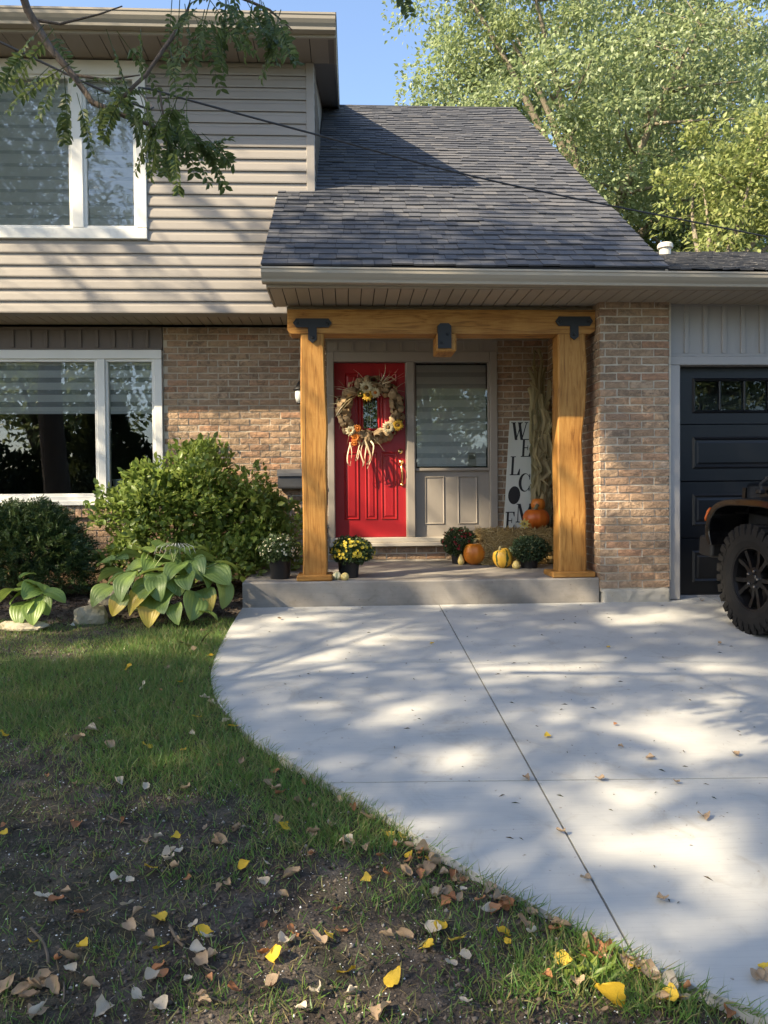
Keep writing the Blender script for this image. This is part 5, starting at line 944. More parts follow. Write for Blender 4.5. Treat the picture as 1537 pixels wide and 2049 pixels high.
for q in range(130):
    z = cz0+rg.uniform(.15, 1.9); a = rg.uniform(0, 6.28); rr = .04+.02*abs(z-cz0-.95); s = Vector((cx_+rr*math.cos(a)-.02, cy_+rr*math.sin(a)*.8, z)); L = rg.uniform(.35, .75); out = Vector((math.cos(a), math.sin(a)*.6-.25, 0)); up_ = 1 if rg.random() < .45 else -1
    o1 = .02+rg.random()*.07; pts = [s, s+out*o1*.7+Vector((0, 0, up_*L*.3)), s+out*o1*1.1+Vector((rg.gauss(0, .03), 0, up_*L*.6)), s+out*(o1*1.2+.03)+Vector((rg.gauss(0, .05), 0, (up_*L*.8 if up_ < 0 else L*.78))), s+out*(o1*1.4+.05)+Vector((rg.gauss(0, .06), 0, (up_*L if up_ < 0 else L*.70)))]
    pts = [Vector((max(min(p.x, 2.31), 2.045 if p.z > 2.45 else 2.105), min(p.y, 8.86), max(p.z, cz0+.01))) for p in pts]; b = B(); b.ribbon(pts, [.034, .058, .055, .036, .004], Vector((1, rg.gauss(0, .5), rg.gauss(0, .3))), cup=.18); obj('husk_leaf', b, M_CORN, corn, fix=False)
b = B(); b.lathe([(.075, .9), (.085, .905), (.085, .935), (.075, .94)], (cx_, cy_, cz0), 16); obj('tie', b, pmat('twine', [(.3,.22,.1)], rough=.9), corn)
# wreath on the door
wc = P(742, 822, 8.90); WRr, WT = .315, .058; wr = thing('wreath', 'burlap wreath with cream and orange flowers hanging on the red door', 'wreath', wc); rg = random.Random(21)
M_BUR = pmat('burlap', [(.23,.155,.085),(.34,.24,.135),(.28,.195,.11)], 55, .95, (160, .5, .003), vary=.22)
b = B(); n = 40; b.tube([(wc[0]+WRr*math.cos(2*math.pi*i/n), wc[1]+.02, wc[2]+WRr*math.sin(2*math.pi*i/n)) for i in range(n+1)], .035, 8); obj('ring', b, M_BUR, wr, True)
for q in range(120):
    a = 2*math.pi*q/120*7+rg.gauss(0, .08); th_ = rg.uniform(-1.3, 1.3); er = Vector((math.cos(a), 0, math.sin(a))); et = Vector((-math.sin(a), 0, math.cos(a))); ey = Vector((0, -1, 0)); base = Vector(wc)+er*WRr+Vector((0, .01, 0)); nd = (er*math.sin(th_)*1.15+ey*math.cos(th_)*.75).normalized(); L = rg.uniform(.09, .14); sd = (et*rg.choice([-1, 1])+nd.cross(et)*rg.gauss(0, .5)).normalized(); b = B()
    loop = [base+nd*.02, base+nd*(.02+L*.35)+sd*L*.42, base+nd*(.02+L*.62)+sd*L*.10, base+nd*(.02+L*.45)-sd*L*.34, base+nd*.025-sd*L*.35]; b.ribbon(loop, [.035, .06, .07, .06, .035], nd.cross(sd), cup=.10); obj('burlap_loop', b, M_BUR, wr, True, fix=False)
def wflower(px, py, rad, npet, m1, m2, layers=2):
    c = Vector(P(px, py, wc[1]-.085)); b = B()
    for ly in range(layers):
        for k in range(npet):
            a = 2*math.pi*(k+.5*ly)/npet+rg.gauss(0, .05); u = Vector((math.cos(a), 0, math.sin(a))); r = rad*(1-.22*ly)*rg.uniform(.9, 1.08); b.ribbon([c+u*r*.15+Vector((0, -.004*ly, 0)), c+u*r*.6+Vector((0, -.012-.012*ly, 0)), c+u*r+Vector((0, -.004-.02*ly, 0))], [r*.18, r*.36, r*.10], Vector((-math.sin(a), 0, math.cos(a))), cup=.15)
    f_ = obj('flower', b, m1, wr, fix=False); b = B(); b.lathe([(0, -.032), (rad*.16, -.030), (rad*.28, -.02), (rad*.30, -.005), (0, 0)], tuple(c), 12, ax=1); obj('flower_centre', b, m2, f_, True)
M_CRM = leafmat('cream_petal', [(.62,.55,.36),(.70,.64,.46),(.55,.46,.28)], .2); M_SUN = leafmat('sunflower_petal', [(.62,.36,.03),(.68,.44,.05)], .2); M_ORA = leafmat('orange_petal', [(.60,.17,.02),(.66,.24,.04),(.50,.12,.015)], .2); M_EYE = pmat('flower_eye', [(.10,.06,.02),(.22,.13,.04)], 60, .9); M_EYO = pmat('orange_eye', [(.5,.16,.03)], rough=.8)
wflower(733, 776, .085, 15, M_CRM, M_EYE, 2); wflower(751, 786, .065, 13, M_CRM, M_EYO, 2); wflower(736, 791, .07, 14, M_SUN, M_EYE, 2); wflower(722, 788, .045, 10, leafmat('leaf_green', [(.14,.15,.03)], .2), M_EYE, 1)
wflower(777, 855, .072, 15, M_CRM, M_EYE, 2); wflower(796, 851, .068, 15, M_SUN, M_EYE, 2); wflower(702, 862, .062, 12, M_CRM, M_EYO, 3); wflower(716, 857, .05, 10, M_ORA, M_EYO, 2); wflower(712, 876, .06, 11, M_ORA, M_EYO, 3); wflower(709, 886, .045, 10, M_ORA, M_EYO, 2)
M_HUSK = leafmat('pale_husk', [(.60,.50,.33),(.68,.58,.42),(.50,.40,.26)], .2)
for pts, w_ in (([(730,880),(738,900),(741,915),(734,930)], .028), ([(742,882),(748,892),(744,915),(735,938)], .022), ([(728,882),(722,905),(727,925),(725,935)], .02), ([(702,885),(696,910),(696,927),(703,932)], .02), ([(700,885),(704,905),(701,930)], .012), ([(722,880),(716,905),(711,923)], .016), ([(735,885),(731,910),(728,932)], .02), ([(720,900),(716,918),(712,922)], .014),
    ([(708,795),(685,806),(660,808)], .012), ([(712,786),(690,780),(672,778)], .008), ([(705,800),(690,815),(676,832)], .035), ([(700,798),(684,815),(672,833)], .026), ([(708,790),(680,803),(655,818)], .007), ([(762,762),(770,745),(771,728)], .016), ([(768,765),(785,752),(797,738)], .014), ([(765,768),(785,760),(808,746)], .016), ([(764,766),(780,754),(793,762)], .02), ([(770,770),(790,760),(815,750)], .006), ([(768,762),(778,750),(784,742)], .006)):
    b = B(); n = len(pts); d0 = -.07; pp = [P(x, y, wc[1]+d0-.05*math.sin(math.pi*i/(n-1))) for i, (x, y) in enumerate(pts)]; sp = catmull(pp, 4); m_ = len(sp); b.ribbon(sp, [w_*(1-.75*(i/(m_-1))**2) for i in range(m_)], (.6, -.6, .5), cup=.2); obj('husk_ribbon', b, M_HUSK, wr, fix=False)
for q in range(34):                                               # dry twigs sticking out of the ring
    a = rg.choice([rg.gauss(1.0, .35), rg.gauss(2.75, .35), rg.gauss(4.5, .3)]); er = Vector((math.cos(a), 0, math.sin(a))); et = Vector((-math.sin(a), 0, math.cos(a))); s_ = Vector(wc)+er*WRr+Vector((0, -.04, 0)); d = (er*rg.uniform(.5, 1)+et*rg.gauss(0, .7)).normalized(); L = rg.uniform(.10, .24); b = B(); b.tube([s_, s_+d*L*.6+Vector((0, -.015, 0)), s_+d*L+Vector((0, 0, -.02))], [.003, .0022, .001], 4); obj('dry_twig', b, M_HUSK if q % 2 else M_BUR, wr, fix=False)
b = B(); b.box(wc[0]-.012, wc[0]+.012, 8.955, 8.958, wc[2]+WRr-.02, 3.07); obj('hanger', b, M_RED, wr)
# wall lantern and mailbox beside the door
lp = P(598, 790, 8.80); t = thing('wall_lantern', 'small black wall lantern with a clear glass shade on the brick beside the post', 'wall lamp', (lp[0]+.05, 8.89, lp[2])); cx_, cz_ = lp[0]+.025, lp[2]; cyl = 8.78
b = B(); b.lathe([(0, .16), (.02, .155), (.03, .12), (.055, .09), (.085, .062), (.088, .05), (0, .05)], (cx_, cyl, cz_), 18); b.lathe([(0, -.11), (.045, -.108), (.05, -.09), (0, -.088)], (cx_, cyl, cz_), 18); b.tube([(cx_, 8.888, cz_+.13), (cx_, 8.83, cz_+.19), (cx_, cyl, cz_+.155)], .010, 8); b.lathe([(0, -.01), (.05, -.01), (.055, 0), (0, 0)], (cx_, 8.89, cz_+.12), 16, ax=1); obj('fixture', b, M_BLK, t, True)
b = B(); b.lathe([(.052, -.088), (.066, -.03), (.066, .03), (.058, .049)], (cx_, cyl, cz_), 18); obj('glass_shade', b, pmat('seeded_glass', [(.55,.56,.52),(.65,.66,.62)], 20, .2), t, True)
m0, m1 = P(556, 938, 8.82), P(607, 977, 8.82); mb_ = thing('mailbox', 'dark grey wall mailbox with wire hooks mounted on the brick', 'mailbox', ((m0[0]+m1[0])/2, 8.89, m1[2]))
b = B(); zb_, zt2 = m1[2], m0[2]; b.prism([(8.895, zb_), (8.79, zb_), (8.785, zb_+.02), (8.785, zt2-.07), (8.895, zt2-.066)], 0, m0[0], m0[0]+.36); obj('box', b, pmat('grey_steel', [(.035,.037,.042),(.055,.057,.062)], 6, .45), mb_); b = B(); b.prism([(8.896, zt2-.064), (8.775, zt2-.068), (8.775, zt2-.085), (8.768, zt2-.085), (8.770, zt2-.055), (8.81, zt2-.012), (8.896, zt2)], 0, m0[0]-.006, m0[0]+.366); obj('lid', b, pmat('lighter_grey_steel', [(.075,.078,.085),(.10,.10,.105)], 6, .4), mb_)
b = B()
for dx in (.05, .30): b.tube([(m0[0]+dx, 8.88, zb_), (m0[0]+dx, 8.87, zb_-.09), (m0[0]+dx, 8.84, zb_-.13), (m0[0]+dx, 8.80, zb_-.10)], .005, 6)
obj('hook', b, M_BLK, mb_, True)
# ================================================================== parked vehicle (nose to the garage), built about its front axle
TH = R_(4.); WC = np.array([3.245, 5.86])                           # front left wheel position on the drive
cr = WC+.80*np.array([math.cos(TH), math.sin(TH)])
car = thing('parked_car', 'black off road vehicle with big knobbly tyres parked nose to the garage', 'car', (cr[0], cr[1], SLOPE*cr[1]+.002)); car.rotation_euler = (math.atan(SLOPE), 0, TH); ORG[car.name] = np.zeros(3)
M_PAINT = pmat('black_car_paint', [(.003,.003,.0035)], rough=.22, coat=.35, spec=.25); M_PLAS = pmat('black_plastic', [(.006,.006,.0065),(.010,.010,.0105)], 60, .55, (160, .3, .001)); M_TYRE = pmat('tyre_rubber', [(.0045,.0042,.004),(.008,.0074,.0068),(.013,.012,.011)], 9, .75, (60, .4, .003), spec=.3); M_RIM = pmat('dark_rim', [(.008,.008,.009),(.014,.014,.015)], 9, .28, metal=.4); M_CHR = pmat('nut_metal', [(.5,.5,.5)], rough=.25, metal=1); M_AMB = pmat('amber_lens', [(.55,.10,.012)], rough=.15, coat=.6); M_CGL = glassmat('car_glass', 1.6, (.12, .13, .13)); M_LENS = pmat('lamp_lens', [(.6,.62,.64)], rough=.08, coat=1.)
def wheel(loc, parent):
    w_ = bpy.data.objects.new('wheel', None); COL.objects.link(w_); w_.parent = parent; w_.location = loc; ORG[w_.name] = np.zeros(3)
    b = B(); b.lathe([(.235, -.118), (.25, -.135), (.30, -.150), (.35, -.153), (.385, -.146), (.408, -.128), (.412, -.10), (.412, .10), (.408, .128), (.385, .146), (.30, .150), (.25, .135), (.235, .118)], (0, 0, 0), 60, ax=0, cap=False)
    def lug(a, x0, x1, w2, r0, r1, sk=0.):
        ca, sa = math.cos(a), math.sin(a); V = []
        for r in (r0, r1):
            for x, t in ((x0, -w2+sk), (x1, -w2), (x1, w2), (x0, w2+sk)):
                V.append((x, r*ca-t*sa, r*sa+t*ca))
        b.add(V, [(0, 1, 2, 3), (4, 5, 6, 7), (0, 1, 5, 4), (1, 2, 6, 5), (2, 3, 7, 6), (3, 0, 4, 7)])
    for i in range(30):
        a = 2*math.pi*i/30
        for s, o in ((-1, 0), (1, .5)):
            aa = a+o*2*math.pi/30; lug(aa, s*.152, s*.085, .026 if i % 2 else .031, .385, .428, .008*s); lug(aa+.06, s*.078, s*.006, .022, .40, .428, .018*s); lug(aa, s*.157, s*.146, .022, .345, .40)
    obj('tyre', b, M_TYRE, w_, False)
    b = B(); b.lathe([(.222, .02), (.228, -.10), (.236, -.128), (.246, -.130), (.246, -.118), (.238, .0), (.236, .1), (.222, .1)], (0, 0, 0), 48, ax=0, cap=False)
    for i in range(5):
        a0 = 2*math.pi*i/5+.31
        for s in (-1, 1):
            V = []
            for r, off, wd, xf in ((.055, .012*s, .018, -.100), (.14, .030*s, .016, -.098), (.232, .062*s, .019, -.112)):
                for t in (-wd, wd):
                    for x in (xf, xf+.035): V.append((x, r*math.cos(a0)-(off+t)*math.sin(a0), r*math.sin(a0)+(off+t)*math.cos(a0)))
            F = []
            for k in (0, 4): F += [(k, k+2, k+6, k+4), (k+1, k+5, k+7, k+3), (k, k+4, k+5, k+1), (k+2, k+3, k+7, k+6)]
            b.add(V, F)
    b.lathe([(.0, -.118), (.034, -.118), (.04, -.112), (.044, -.102), (.088, -.100), (.092, -.085), (.092, -.04), (0, -.04)], (0, 0, 0), 30, ax=0); b.lathe([(0, -.022), (.222, -.022), (.222, -.018), (0, -.018)], (0, 0, 0), 40, ax=0); obj('rim', b, M_RIM, w_, False)
    b = B()
    for i in range(5): a = 2*math.pi*i/5; b.lathe([(0, -.122), (.009, -.122), (.012, -.115), (.012, -.098), (0, -.098)], (0, .064*math.cos(a), .064*math.sin(a)), 6, ax=0)
    obj('wheel_nut', b, M_CHR, w_); return w_
fl = wheel((-.80, 0, .421), car); fl.rotation_euler = (.5, 0, R_(1.5))
for x, y in ((.80, 0), (-.80, -2.6), (.80, -2.6)): w_ = copy_tree(fl, car); w_.location = (x, y, .421); w_.rotation_euler = (random.random()*3, 0, 0 if x < 0 else math.pi)
def flare(sx, y0, rear=False):
    out = [(.60, .60), (.665, .68), (.66, .80), (.60, .91), (.48, .985), (.30, 1.02), (-.10, 1.045), (-.34, 1.02), (-.50, .93), (-.62, .78), (-.66, .62)]; inn = [(.56, .61), (.60, .70), (.60, .79), (.55, .875), (.455, .935), (.29, .965), (-.09, .985), (-.31, .965), (-.45, .89), (-.56, .76), (-.60, .62)]
    out, inn = catmull(out, 4), catmull(inn, 4); b = B(); n = len(out); V = []
    for x in (sx*.945, sx*.60):
        V += [(x, y0+a, z-(0 if x == sx*.945 else -.02)) for a, z in out]+[(x, y0+a, z) for a, z in inn]
    F = []
    for i in range(n-1): F += [(i, i+1, n+i+1, n+i), (2*n+i, 2*n+i+1, 3*n+i+1, 3*n+i), (i, i+1, 2*n+i+1, 2*n+i), (n+i, n+i+1, 3*n+i+1, 3*n+i)]
    F += [(0, n, 3*n, 2*n), (n-1, 2*n-1, 4*n-1, 3*n-1)]; b.add(V, F); o = obj('fender', b, M_PAINT if not rear else M_PLAS, car); mod = o.modifiers.new('bevel', 'BEVEL'); mod.width = .014; mod.segments = 3; mod.limit_method = 'ANGLE'; return o
for sx in (-1, 1):
    f_ = flare(sx, 0); flare(sx, -2.6, True)
    b = B(); b.prism([(.600, .925), (.640, .895), (.672, .83), (.666, .805), (.63, .86), (.60, .90)], 0, sx*.88, sx*.949); obj('turn_signal', b, M_AMB, car)
    b = B(); b.box(sx*.60, sx*.62, -.60, .55, .45, 1.03); obj('wheel_arch_liner', b, M_PLAS, car)
def rbox(name, x0, x1, y0, y1, z0, z1, mat, bev=.03, taper=None):
    b = B(); b.box(x0, x1, y0, y1, z0, z1)
    if taper: b.V = [tuple(taper(Vector(v))) for v in b.V]
    o = obj(name, b, mat, car, True); m_ = o.modifiers.new('bevel', 'BEVEL'); m_.width = bev; m_.segments = 4; return o
rbox('hood', -.70, .70, -.62, .62, .86, 1.17, M_PAINT, .05, lambda v: Vector((v.x*(.90 if v.y > 0 else 1.0), v.y, v.z-(.03 if v.y > 0 and v.z > 1 else 0))))
b = B(); b.box(-.63, .63, .60, .645, .62, 1.09); obj('grille', b, M_PAINT, car)
for i in range(7): b = B(); b.cbox(-.29+i*.083, -.235+i*.083, .63, .652, .70, 1.02, .012); obj('grille_slot', b, M_DARK, car)
for sx in (-1, 1): b = B(); b.lathe([(0, .67), (.07, .668), (.095, .655), (.10, .63), (0, .63)], (sx*.45, 0, .90), 24, ax=1); obj('headlight', b, M_LENS, car, True)
rbox('bumper', -.88, .88, .66, .88, .48, .66, M_PLAS, .03)
rbox('body', -.76, .76, -3.15, -.60, .52, 1.12, M_PAINT, .05); rbox('chassis', -.55, .55, -3.0, .6, .36, .60, M_PLAS, .03)
rbox('hard_top', -.72, .72, -3.12, -1.05, 1.56, 1.80, M_PLAS, .06); rbox('windshield_frame', -.72, .72, -.86, -.80, 1.10, 1.72, M_PAINT, .02, lambda v: Vector((v.x, v.y-(v.z-1.1)*.45, v.z)))
b = B(); b.box(-.64, .64, -.795, -.790, 1.17, 1.66); b.V = [(x, y-(z-1.1)*.45, z) for x, y, z in b.V]; obj('windshield', b, M_CGL, car)
for sx in (-1, 1):
    for ya, yb in ((-1.95, -1.12), (-3.0, -2.05)): b = B(); b.box(sx*.715, sx*.722, ya, yb, 1.15, 1.58); obj('side_window', b, M_CGL, car)
    for ya in (-1.1, -2.0, -3.08): b = B(); b.cbox(sx*.70, sx*.735, ya-.04, ya+.04, 1.10, 1.60, .01); obj('pillar', b, M_PAINT, car)
    b = B(); b.cbox(sx*.76, sx*.775, -1.95, -1.08, .60, 1.09, .01); obj('door', b, M_PAINT, car); b = B(); b.cbox(min(sx*.80, sx*1.0), max(sx*.80, sx*1.0), -1.14, -1.04, 1.15, 1.32, .03); obj('mirror', b, M_PLAS, car)
    b = B(); xx = sx*.665; b.cbox(min(xx, xx+sx*.05), max(xx, xx+sx*.05), .26, .33, 1.06, 1.10, .008); b.tube([(xx+sx*.02, .30, 1.08), (xx+sx*.015, .31, 1.14), (xx-sx*.03, .29, 1.185)], [.016, .012, .018], 8); b.cbox(xx-sx*.05-.03, xx-sx*.05+.03, .25, .33, 1.165, 1.20, .008); obj('hood_latch', b, M_PLAS, car)
    b = B(); b.prism([(-.25, .98), (.05, .98), (.02, 1.07), (-.28, 1.07)], 0, sx*.7005, sx*.7025); b.V = [(v[0]*(1-.1*max(0, (v[1]+.62)/1.24)), v[1], v[2]) for v in b.V]; obj('side_decal', b, pmat('pale_decal', [(.55,.60,.68),(.70,.72,.75)], 18, .3), car)
# ================================================================== overhead cable
pole = thing('utility_pole', 'wooden utility pole standing out on the lawn that carries the cable', 'utility pole', (-9.5, 3.2, .2)); b = B(); b.tube([(-9.5, 3.2, -.3), (-9.5, 3.2, 8.6)], [.14, .10], 12); obj('shaft', b, M_BARK, pole, True)
a0, a1, a2 = P(0, 84, 4.4), P(640, 271, 5.2), P(1537, 474, 6.2); wp = [np.array([-9.5, 3.2, 7.4]), a0, P(300, 178, 4.8), a1, P(1000, 365, 5.6), a2, np.array([5.3, 6.49, 3.40])]
b = B(); b.tube(catmull(wp, 8), .0065, 6); tag(obj('cable', b, pmat('cable_rubber', [(.02,.02,.022)], rough=.6), org=(-9.5, 3.2, 7.4)), 'black overhead service cable sagging across the house front', 'cable')
# ================================================================== grass, crumbs, mulch
rg = np.random.default_rng(99)
def on_lawn(x, y): return (x < edge_x(y)-.005)
PATCH = [(330,1335,190,50,2.0),(300,1400,320,70,1.7),(120,1420,150,45,.8),(440,1440,110,60,1.0),(430,1520,200,55,1.2),(230,1540,90,35,.7),(650,1640,150,60,1.4),(560,1580,120,40,.8),(740,1690,90,35,1.0),(1200,1945,140,55,2.0),(1330,2000,120,60,1.8),(330,1640,150,30,.35),(520,1720,90,30,.5),(330,1760,90,40,.5),(210,1920,80,40,.6),(480,2010,160,40,.7),(920,1880,120,40,.7),(1010,1990,120,50,.8),(640,1850,60,40,.3),(60,1500,60,25,.4),(820,1800,80,30,.6),(30,2010,40,25,.6),(70,1290,120,30,.5),(215,1900,60,30,.5)]
BARE = [(60,1540,110,40),(120,1650,260,55),(90,1850,170,130),(430,1860,200,60),(640,1900,150,110),(650,1760,110,35),(420,1640,160,40),(150,1310,120,30),(800,1950,120,80),(60,1960,90,80),(200,1270,120,25),(40,1300,100,30)]
def density(px, py):
    d = .20+0*px
    for x, y, sx, sy, w_ in PATCH: d = d+w_*np.exp(-((px-x)/sx)**2-((py-y)/sy)**2)
    for x, y, sx, sy in BARE: d = d*(1-.68*np.exp(-((px-x)/sx)**2-((py-y)/sy)**2))
    return d
def projn(p):
    d = p-cC; w_ = d@cF; return CXP+FPX*(d@cR)/w_, CYP-FPX*(d@cU)/w_
N = 330000; x = rg.uniform(-4.2, 2.2, N); y = 1.45+(6.75-1.45)*rg.random(N)**1.25; k_ = on_lawn(x, y) & (y < 6.35+.25*np.clip(x+3.5, 0, 3)+.15*rg.normal(size=N)); x, y = x[k_], y[k_]; z = soil_h(x, y); pp = np.stack([x, y, z], -1); px, py = projn(pp)
dn = density(px, py)*(.35+1.3*fbm(x*3.2, y*3.2, 3)); edge = np.exp(-((edge_x(y)-x)/.10)**2); dn = dn+.55*edge*(fbm(x*2+9, y*2, 2) > .42); dn = dn*np.clip(.75+(y-1.5)*.16, .6, 1.4); k_ = rg.random(len(x)) < np.clip((dn*.95+.03)*np.clip(.25+1.5*fbm(x*7+3, y*7, 3), .3, 1.1), 0, .9); pp = pp[k_]; dnk = dn[k_]; n = len(pp); px, py = px[k_], py[k_]
ax = np.stack([rg.normal(size=n)*.55, rg.normal(size=n)*.55, np.ones(n)*.8], -1); thin = np.clip(dnk, .25, 1.2); L = (.035+.055*rg.random(n)**1.3)*(.5+.55*thin); W_ = .0028+.0022*rg.random(n)
M_GRASS = leafmat('grass_blade', [(.082,.185,.034),(.11,.23,.045),(.060,.145,.031),(.16,.265,.06),(.12,.20,.05),(.30,.27,.12),(.22,.22,.07)], .35, .45, .35)
V, F = leaves(T_BLADE, pp-np.array([0, 0, .004]), ax, rg.normal(size=(n, 3)), L, W_); npobj('lawn_grass', V, F, M_GRASS); tag(bpy.data.objects['lawn_grass'], kind='stuff', label='patchy green grass growing through the soil')
print('grass', n)
# dry thatch lying on the soil
n = 16000; x = rg.uniform(-4.2, 2.2, n); y = 1.45+5*rg.random(n)**1.3; k_ = on_lawn(x, y); x, y = x[k_], y[k_]; n = len(x); pos = np.stack([x, y, soil_h(x, y)+.004], -1); ax = np.stack([rg.normal(size=n), rg.normal(size=n), .12*rg.normal(size=n)], -1); V, F = leaves(T_BLADE, pos, ax, np.stack([0*x, 0*x, 1+0*x], -1)+rg.normal(size=(n, 3))*.3, .03+.05*rg.random(n), .0022); tag(npobj('dry_thatch', V, F, leafmat('dry_grass', [(.22,.17,.09),(.30,.24,.13),(.15,.11,.06),(.12,.085,.05)], .1, .8, .1)), kind='stuff', label='dry dead grass lying on the soil')
def crumbs(name, n, xr, yr, smin, smax, mat, lab, cond=None, pw=2.0, lift=.3):
    """angular little stones and clods: displaced octahedra, each its own loose piece"""
    x = rg.uniform(*xr, n); y = yr[0]+(yr[1]-yr[0])*rg.random(n)**pw; k_ = on_lawn(x, y) if cond is None else cond(x, y); x, y = x[k_], y[k_]; n = len(x); s = smin+(smax-smin)*rg.random(n)**3.2; O = np.array([(1,0,0),(0,1,0),(-1,0,0),(0,-1,0),(0,0,.75),(0,0,-.75)], float); D = O[None]*(1+.45*rg.normal(size=(n, 6, 1))*.7); a = rg.random(n)*6.283; c_, s_ = np.cos(a), np.sin(a); Dx = D[..., 0]*c_[:, None]-D[..., 1]*s_[:, None]; Dy = D[..., 0]*s_[:, None]+D[..., 1]*c_[:, None]; D = np.stack([Dx, Dy*(.6+.4*rg.random((n, 1))), D[..., 2]], -1)
    V = np.stack([x, y, soil_h(x, y)+s*lift], -1)[:, None]+D*s[:, None, None]; f = np.array([(0,1,4),(1,2,4),(2,3,4),(3,0,4),(1,0,5),(2,1,5),(3,2,5),(0,3,5)]); F = f[None]+(np.arange(n)*6)[:, None, None]; return tag(npobj(name, V.reshape(-1, 3), F.reshape(-1, 3), mat), kind='stuff', label=lab)
def isl(name, cols, rough=.9):
    m, nt, N_, L_, bs = nodes(name); L_.new(ramp(nt, cols, rnd(nt)), bs.inputs['Base Color']); bs.inputs['Roughness'].default_value = rough; bs.inputs['Specular IOR Level'].default_value = .15; return m
crumbs('soil_crumbs', 60000, (-3.6, 2.0), (1.5, 6.6), .0022, .011, isl('soil_crumb', [(.055,.043,.034),(.10,.08,.062),(.035,.028,.022),(.19,.155,.122),(.08,.064,.05),(.13,.105,.083)]), 'dark crumbs of soil')
crumbs('perlite_specks', 12000, (-3.6, 2.0), (1.5, 6.2), .0016, .0050, isl('perlite', [(.70,.68,.63),(.78,.76,.72),(.55,.52,.47)]), 'white specks scattered on the soil', lift=.5)
crumbs('pebbles', 1500, (-3.6, 2.0), (1.5, 6.4), .004, .013, isl('pebble', [(.20,.18,.15),(.28,.25,.21),(.14,.12,.10),(.34,.31,.27)]), 'small grey pebbles in the soil')
def bedc(x, y): return (x < -1.0) & (y > 6.3+.25*np.clip(x+3.5, 0, 3))
n = 16000; x = rg.uniform(-4.6, -.97, n); y = rg.uniform(6.2, 8.85, n); k_ = bedc(x, y); x, y = x[k_], y[k_]; n = len(x); pos = np.stack([x, y, soil_h(x, y)+.008*rg.random(n)], -1); V, F = leaves(T_RHOMB, pos, np.stack([rg.normal(size=n), rg.normal(size=n), .25*rg.normal(size=n)], -1), np.stack([0*x, 0*x, 1+0*x], -1)+rg.normal(size=(n, 3))*.4, .02+.03*rg.random(n), .006+.008*rg.random(n)); tag(npobj('mulch', V, F, isl('mulch', [(.045,.030,.022),(.075,.052,.038),(.03,.021,.016),(.10,.072,.052)])), kind='stuff', label='dark shredded bark mulch of the flower bed')
# tall weeds and clover at the drive edge
def tuft(px, py, n, L_, W_, seed, label, name='weed_plant', mat=None):
    p = G(px, py); p[2] = float(soil_h(np.array(p[0]), np.array(p[1]))); r2 = np.random.default_rng(seed); pos = p+np.stack([r2.normal(size=n)*.03, r2.normal(size=n)*.03, 0*r2.random(n)], -1); ax = np.stack([r2.normal(size=n)*.6, r2.normal(size=n)*.6, .7+0*r2.random(n)], -1); V, F = leaves(T_OVAL, pos, ax, r2.normal(size=(n, 3))*.4+np.array([0, -.4, .8]), L_*(.6+.7*r2.random(n)), W_); tag(npobj(name, V, F, mat or M_GRASS, org=tuple(p)), label, 'weed')
tuft(1195, 1915, 22, .075, .022, 3, 'broad leaved green weed beside the driveway edge', mat=M_SHRUB); tuft(1165, 1935, 16, .06, .02, 4, 'low leafy weed among grass next to the broad leaved weed', mat=M_SHRUB); tuft(870, 1765, 7, .03, .022, 5, 'tiny round leaved weed in the leaf litter at the drive edge', mat=M_SHRUB); tuft(385, 1290, 14, .12, .004, 6, 'wispy tall grass tuft before the big hosta', 'grass_tuft')
# ivy shoots on the brick above the shrub
iv = P(425, 885, 8.86); r2 = np.random.default_rng(8); n = 34; tt = r2.random(n); pos = np.stack([P(410, 905, 8.86)[0]+tt*.14+r2.normal(size=n)*.03, 8.85-.03*r2.random(n), P(410, 905, 8.86)[2]+tt*.17+r2.normal(size=n)*.03], -1); V, F = leaves(T_OVAL, pos, r2.normal(size=(n, 3))+np.array([0, -.4, .2]), r2.normal(size=(n, 3))*.4+np.array([0, -1, .3]), .055, .035); tag(npobj('ivy_shoot', V, F, M_SHRUB, org=tuple(iv)), 'leafy shoot climbing the brick above the shrub', 'ivy')
# ================================================================== fallen leaves
def fallmat(name, cols):
    m, nt, N_, L_, bs = nodes(name); v = coord(nt); oi = N_.new('ShaderNodeObjectInfo'); c = ramp(nt, cols, oi.outputs['Random']); c = mixc(nt, c, mixc(nt, c, (.62, .50, .38), 1, 'MULTIPLY'), ramp(nt, [(0,)*3, (1,)*3], noise(nt, v, 60, 4), [.5, .75])); L_.new(c, bs.inputs['Base Color']); bs.inputs['Roughness'].default_value = .62; bs.inputs['Specular IOR Level'].default_value = .3
    tr = N_.new('ShaderNodeBsdfTranslucent'); L_.new(c, tr.inputs[0]); mx = N_.new('ShaderNodeMixShader'); mx.inputs[0].default_value = .22; L_.new(bs.outputs[0], mx.inputs[1]); L_.new(tr.outputs[0], mx.inputs[2]); L_.new(mx.outputs[0], N_['Material Output'].inputs[0]); return m
FM = {'y': fallmat('yellow_leaf', [(.66,.42,.03),(.74,.50,.05),(.62,.44,.07)]), 't': fallmat('tan_leaf', [(.38,.27,.165),(.47,.345,.22),(.30,.21,.13)]), 'w': fallmat('pale_leaf_under', [(.56,.48,.36),(.64,.56,.43),(.50,.42,.31)]), 'o': fallmat('rust_leaf', [(.42,.19,.08),(.34,.15,.07),(.48,.24,.11)])}
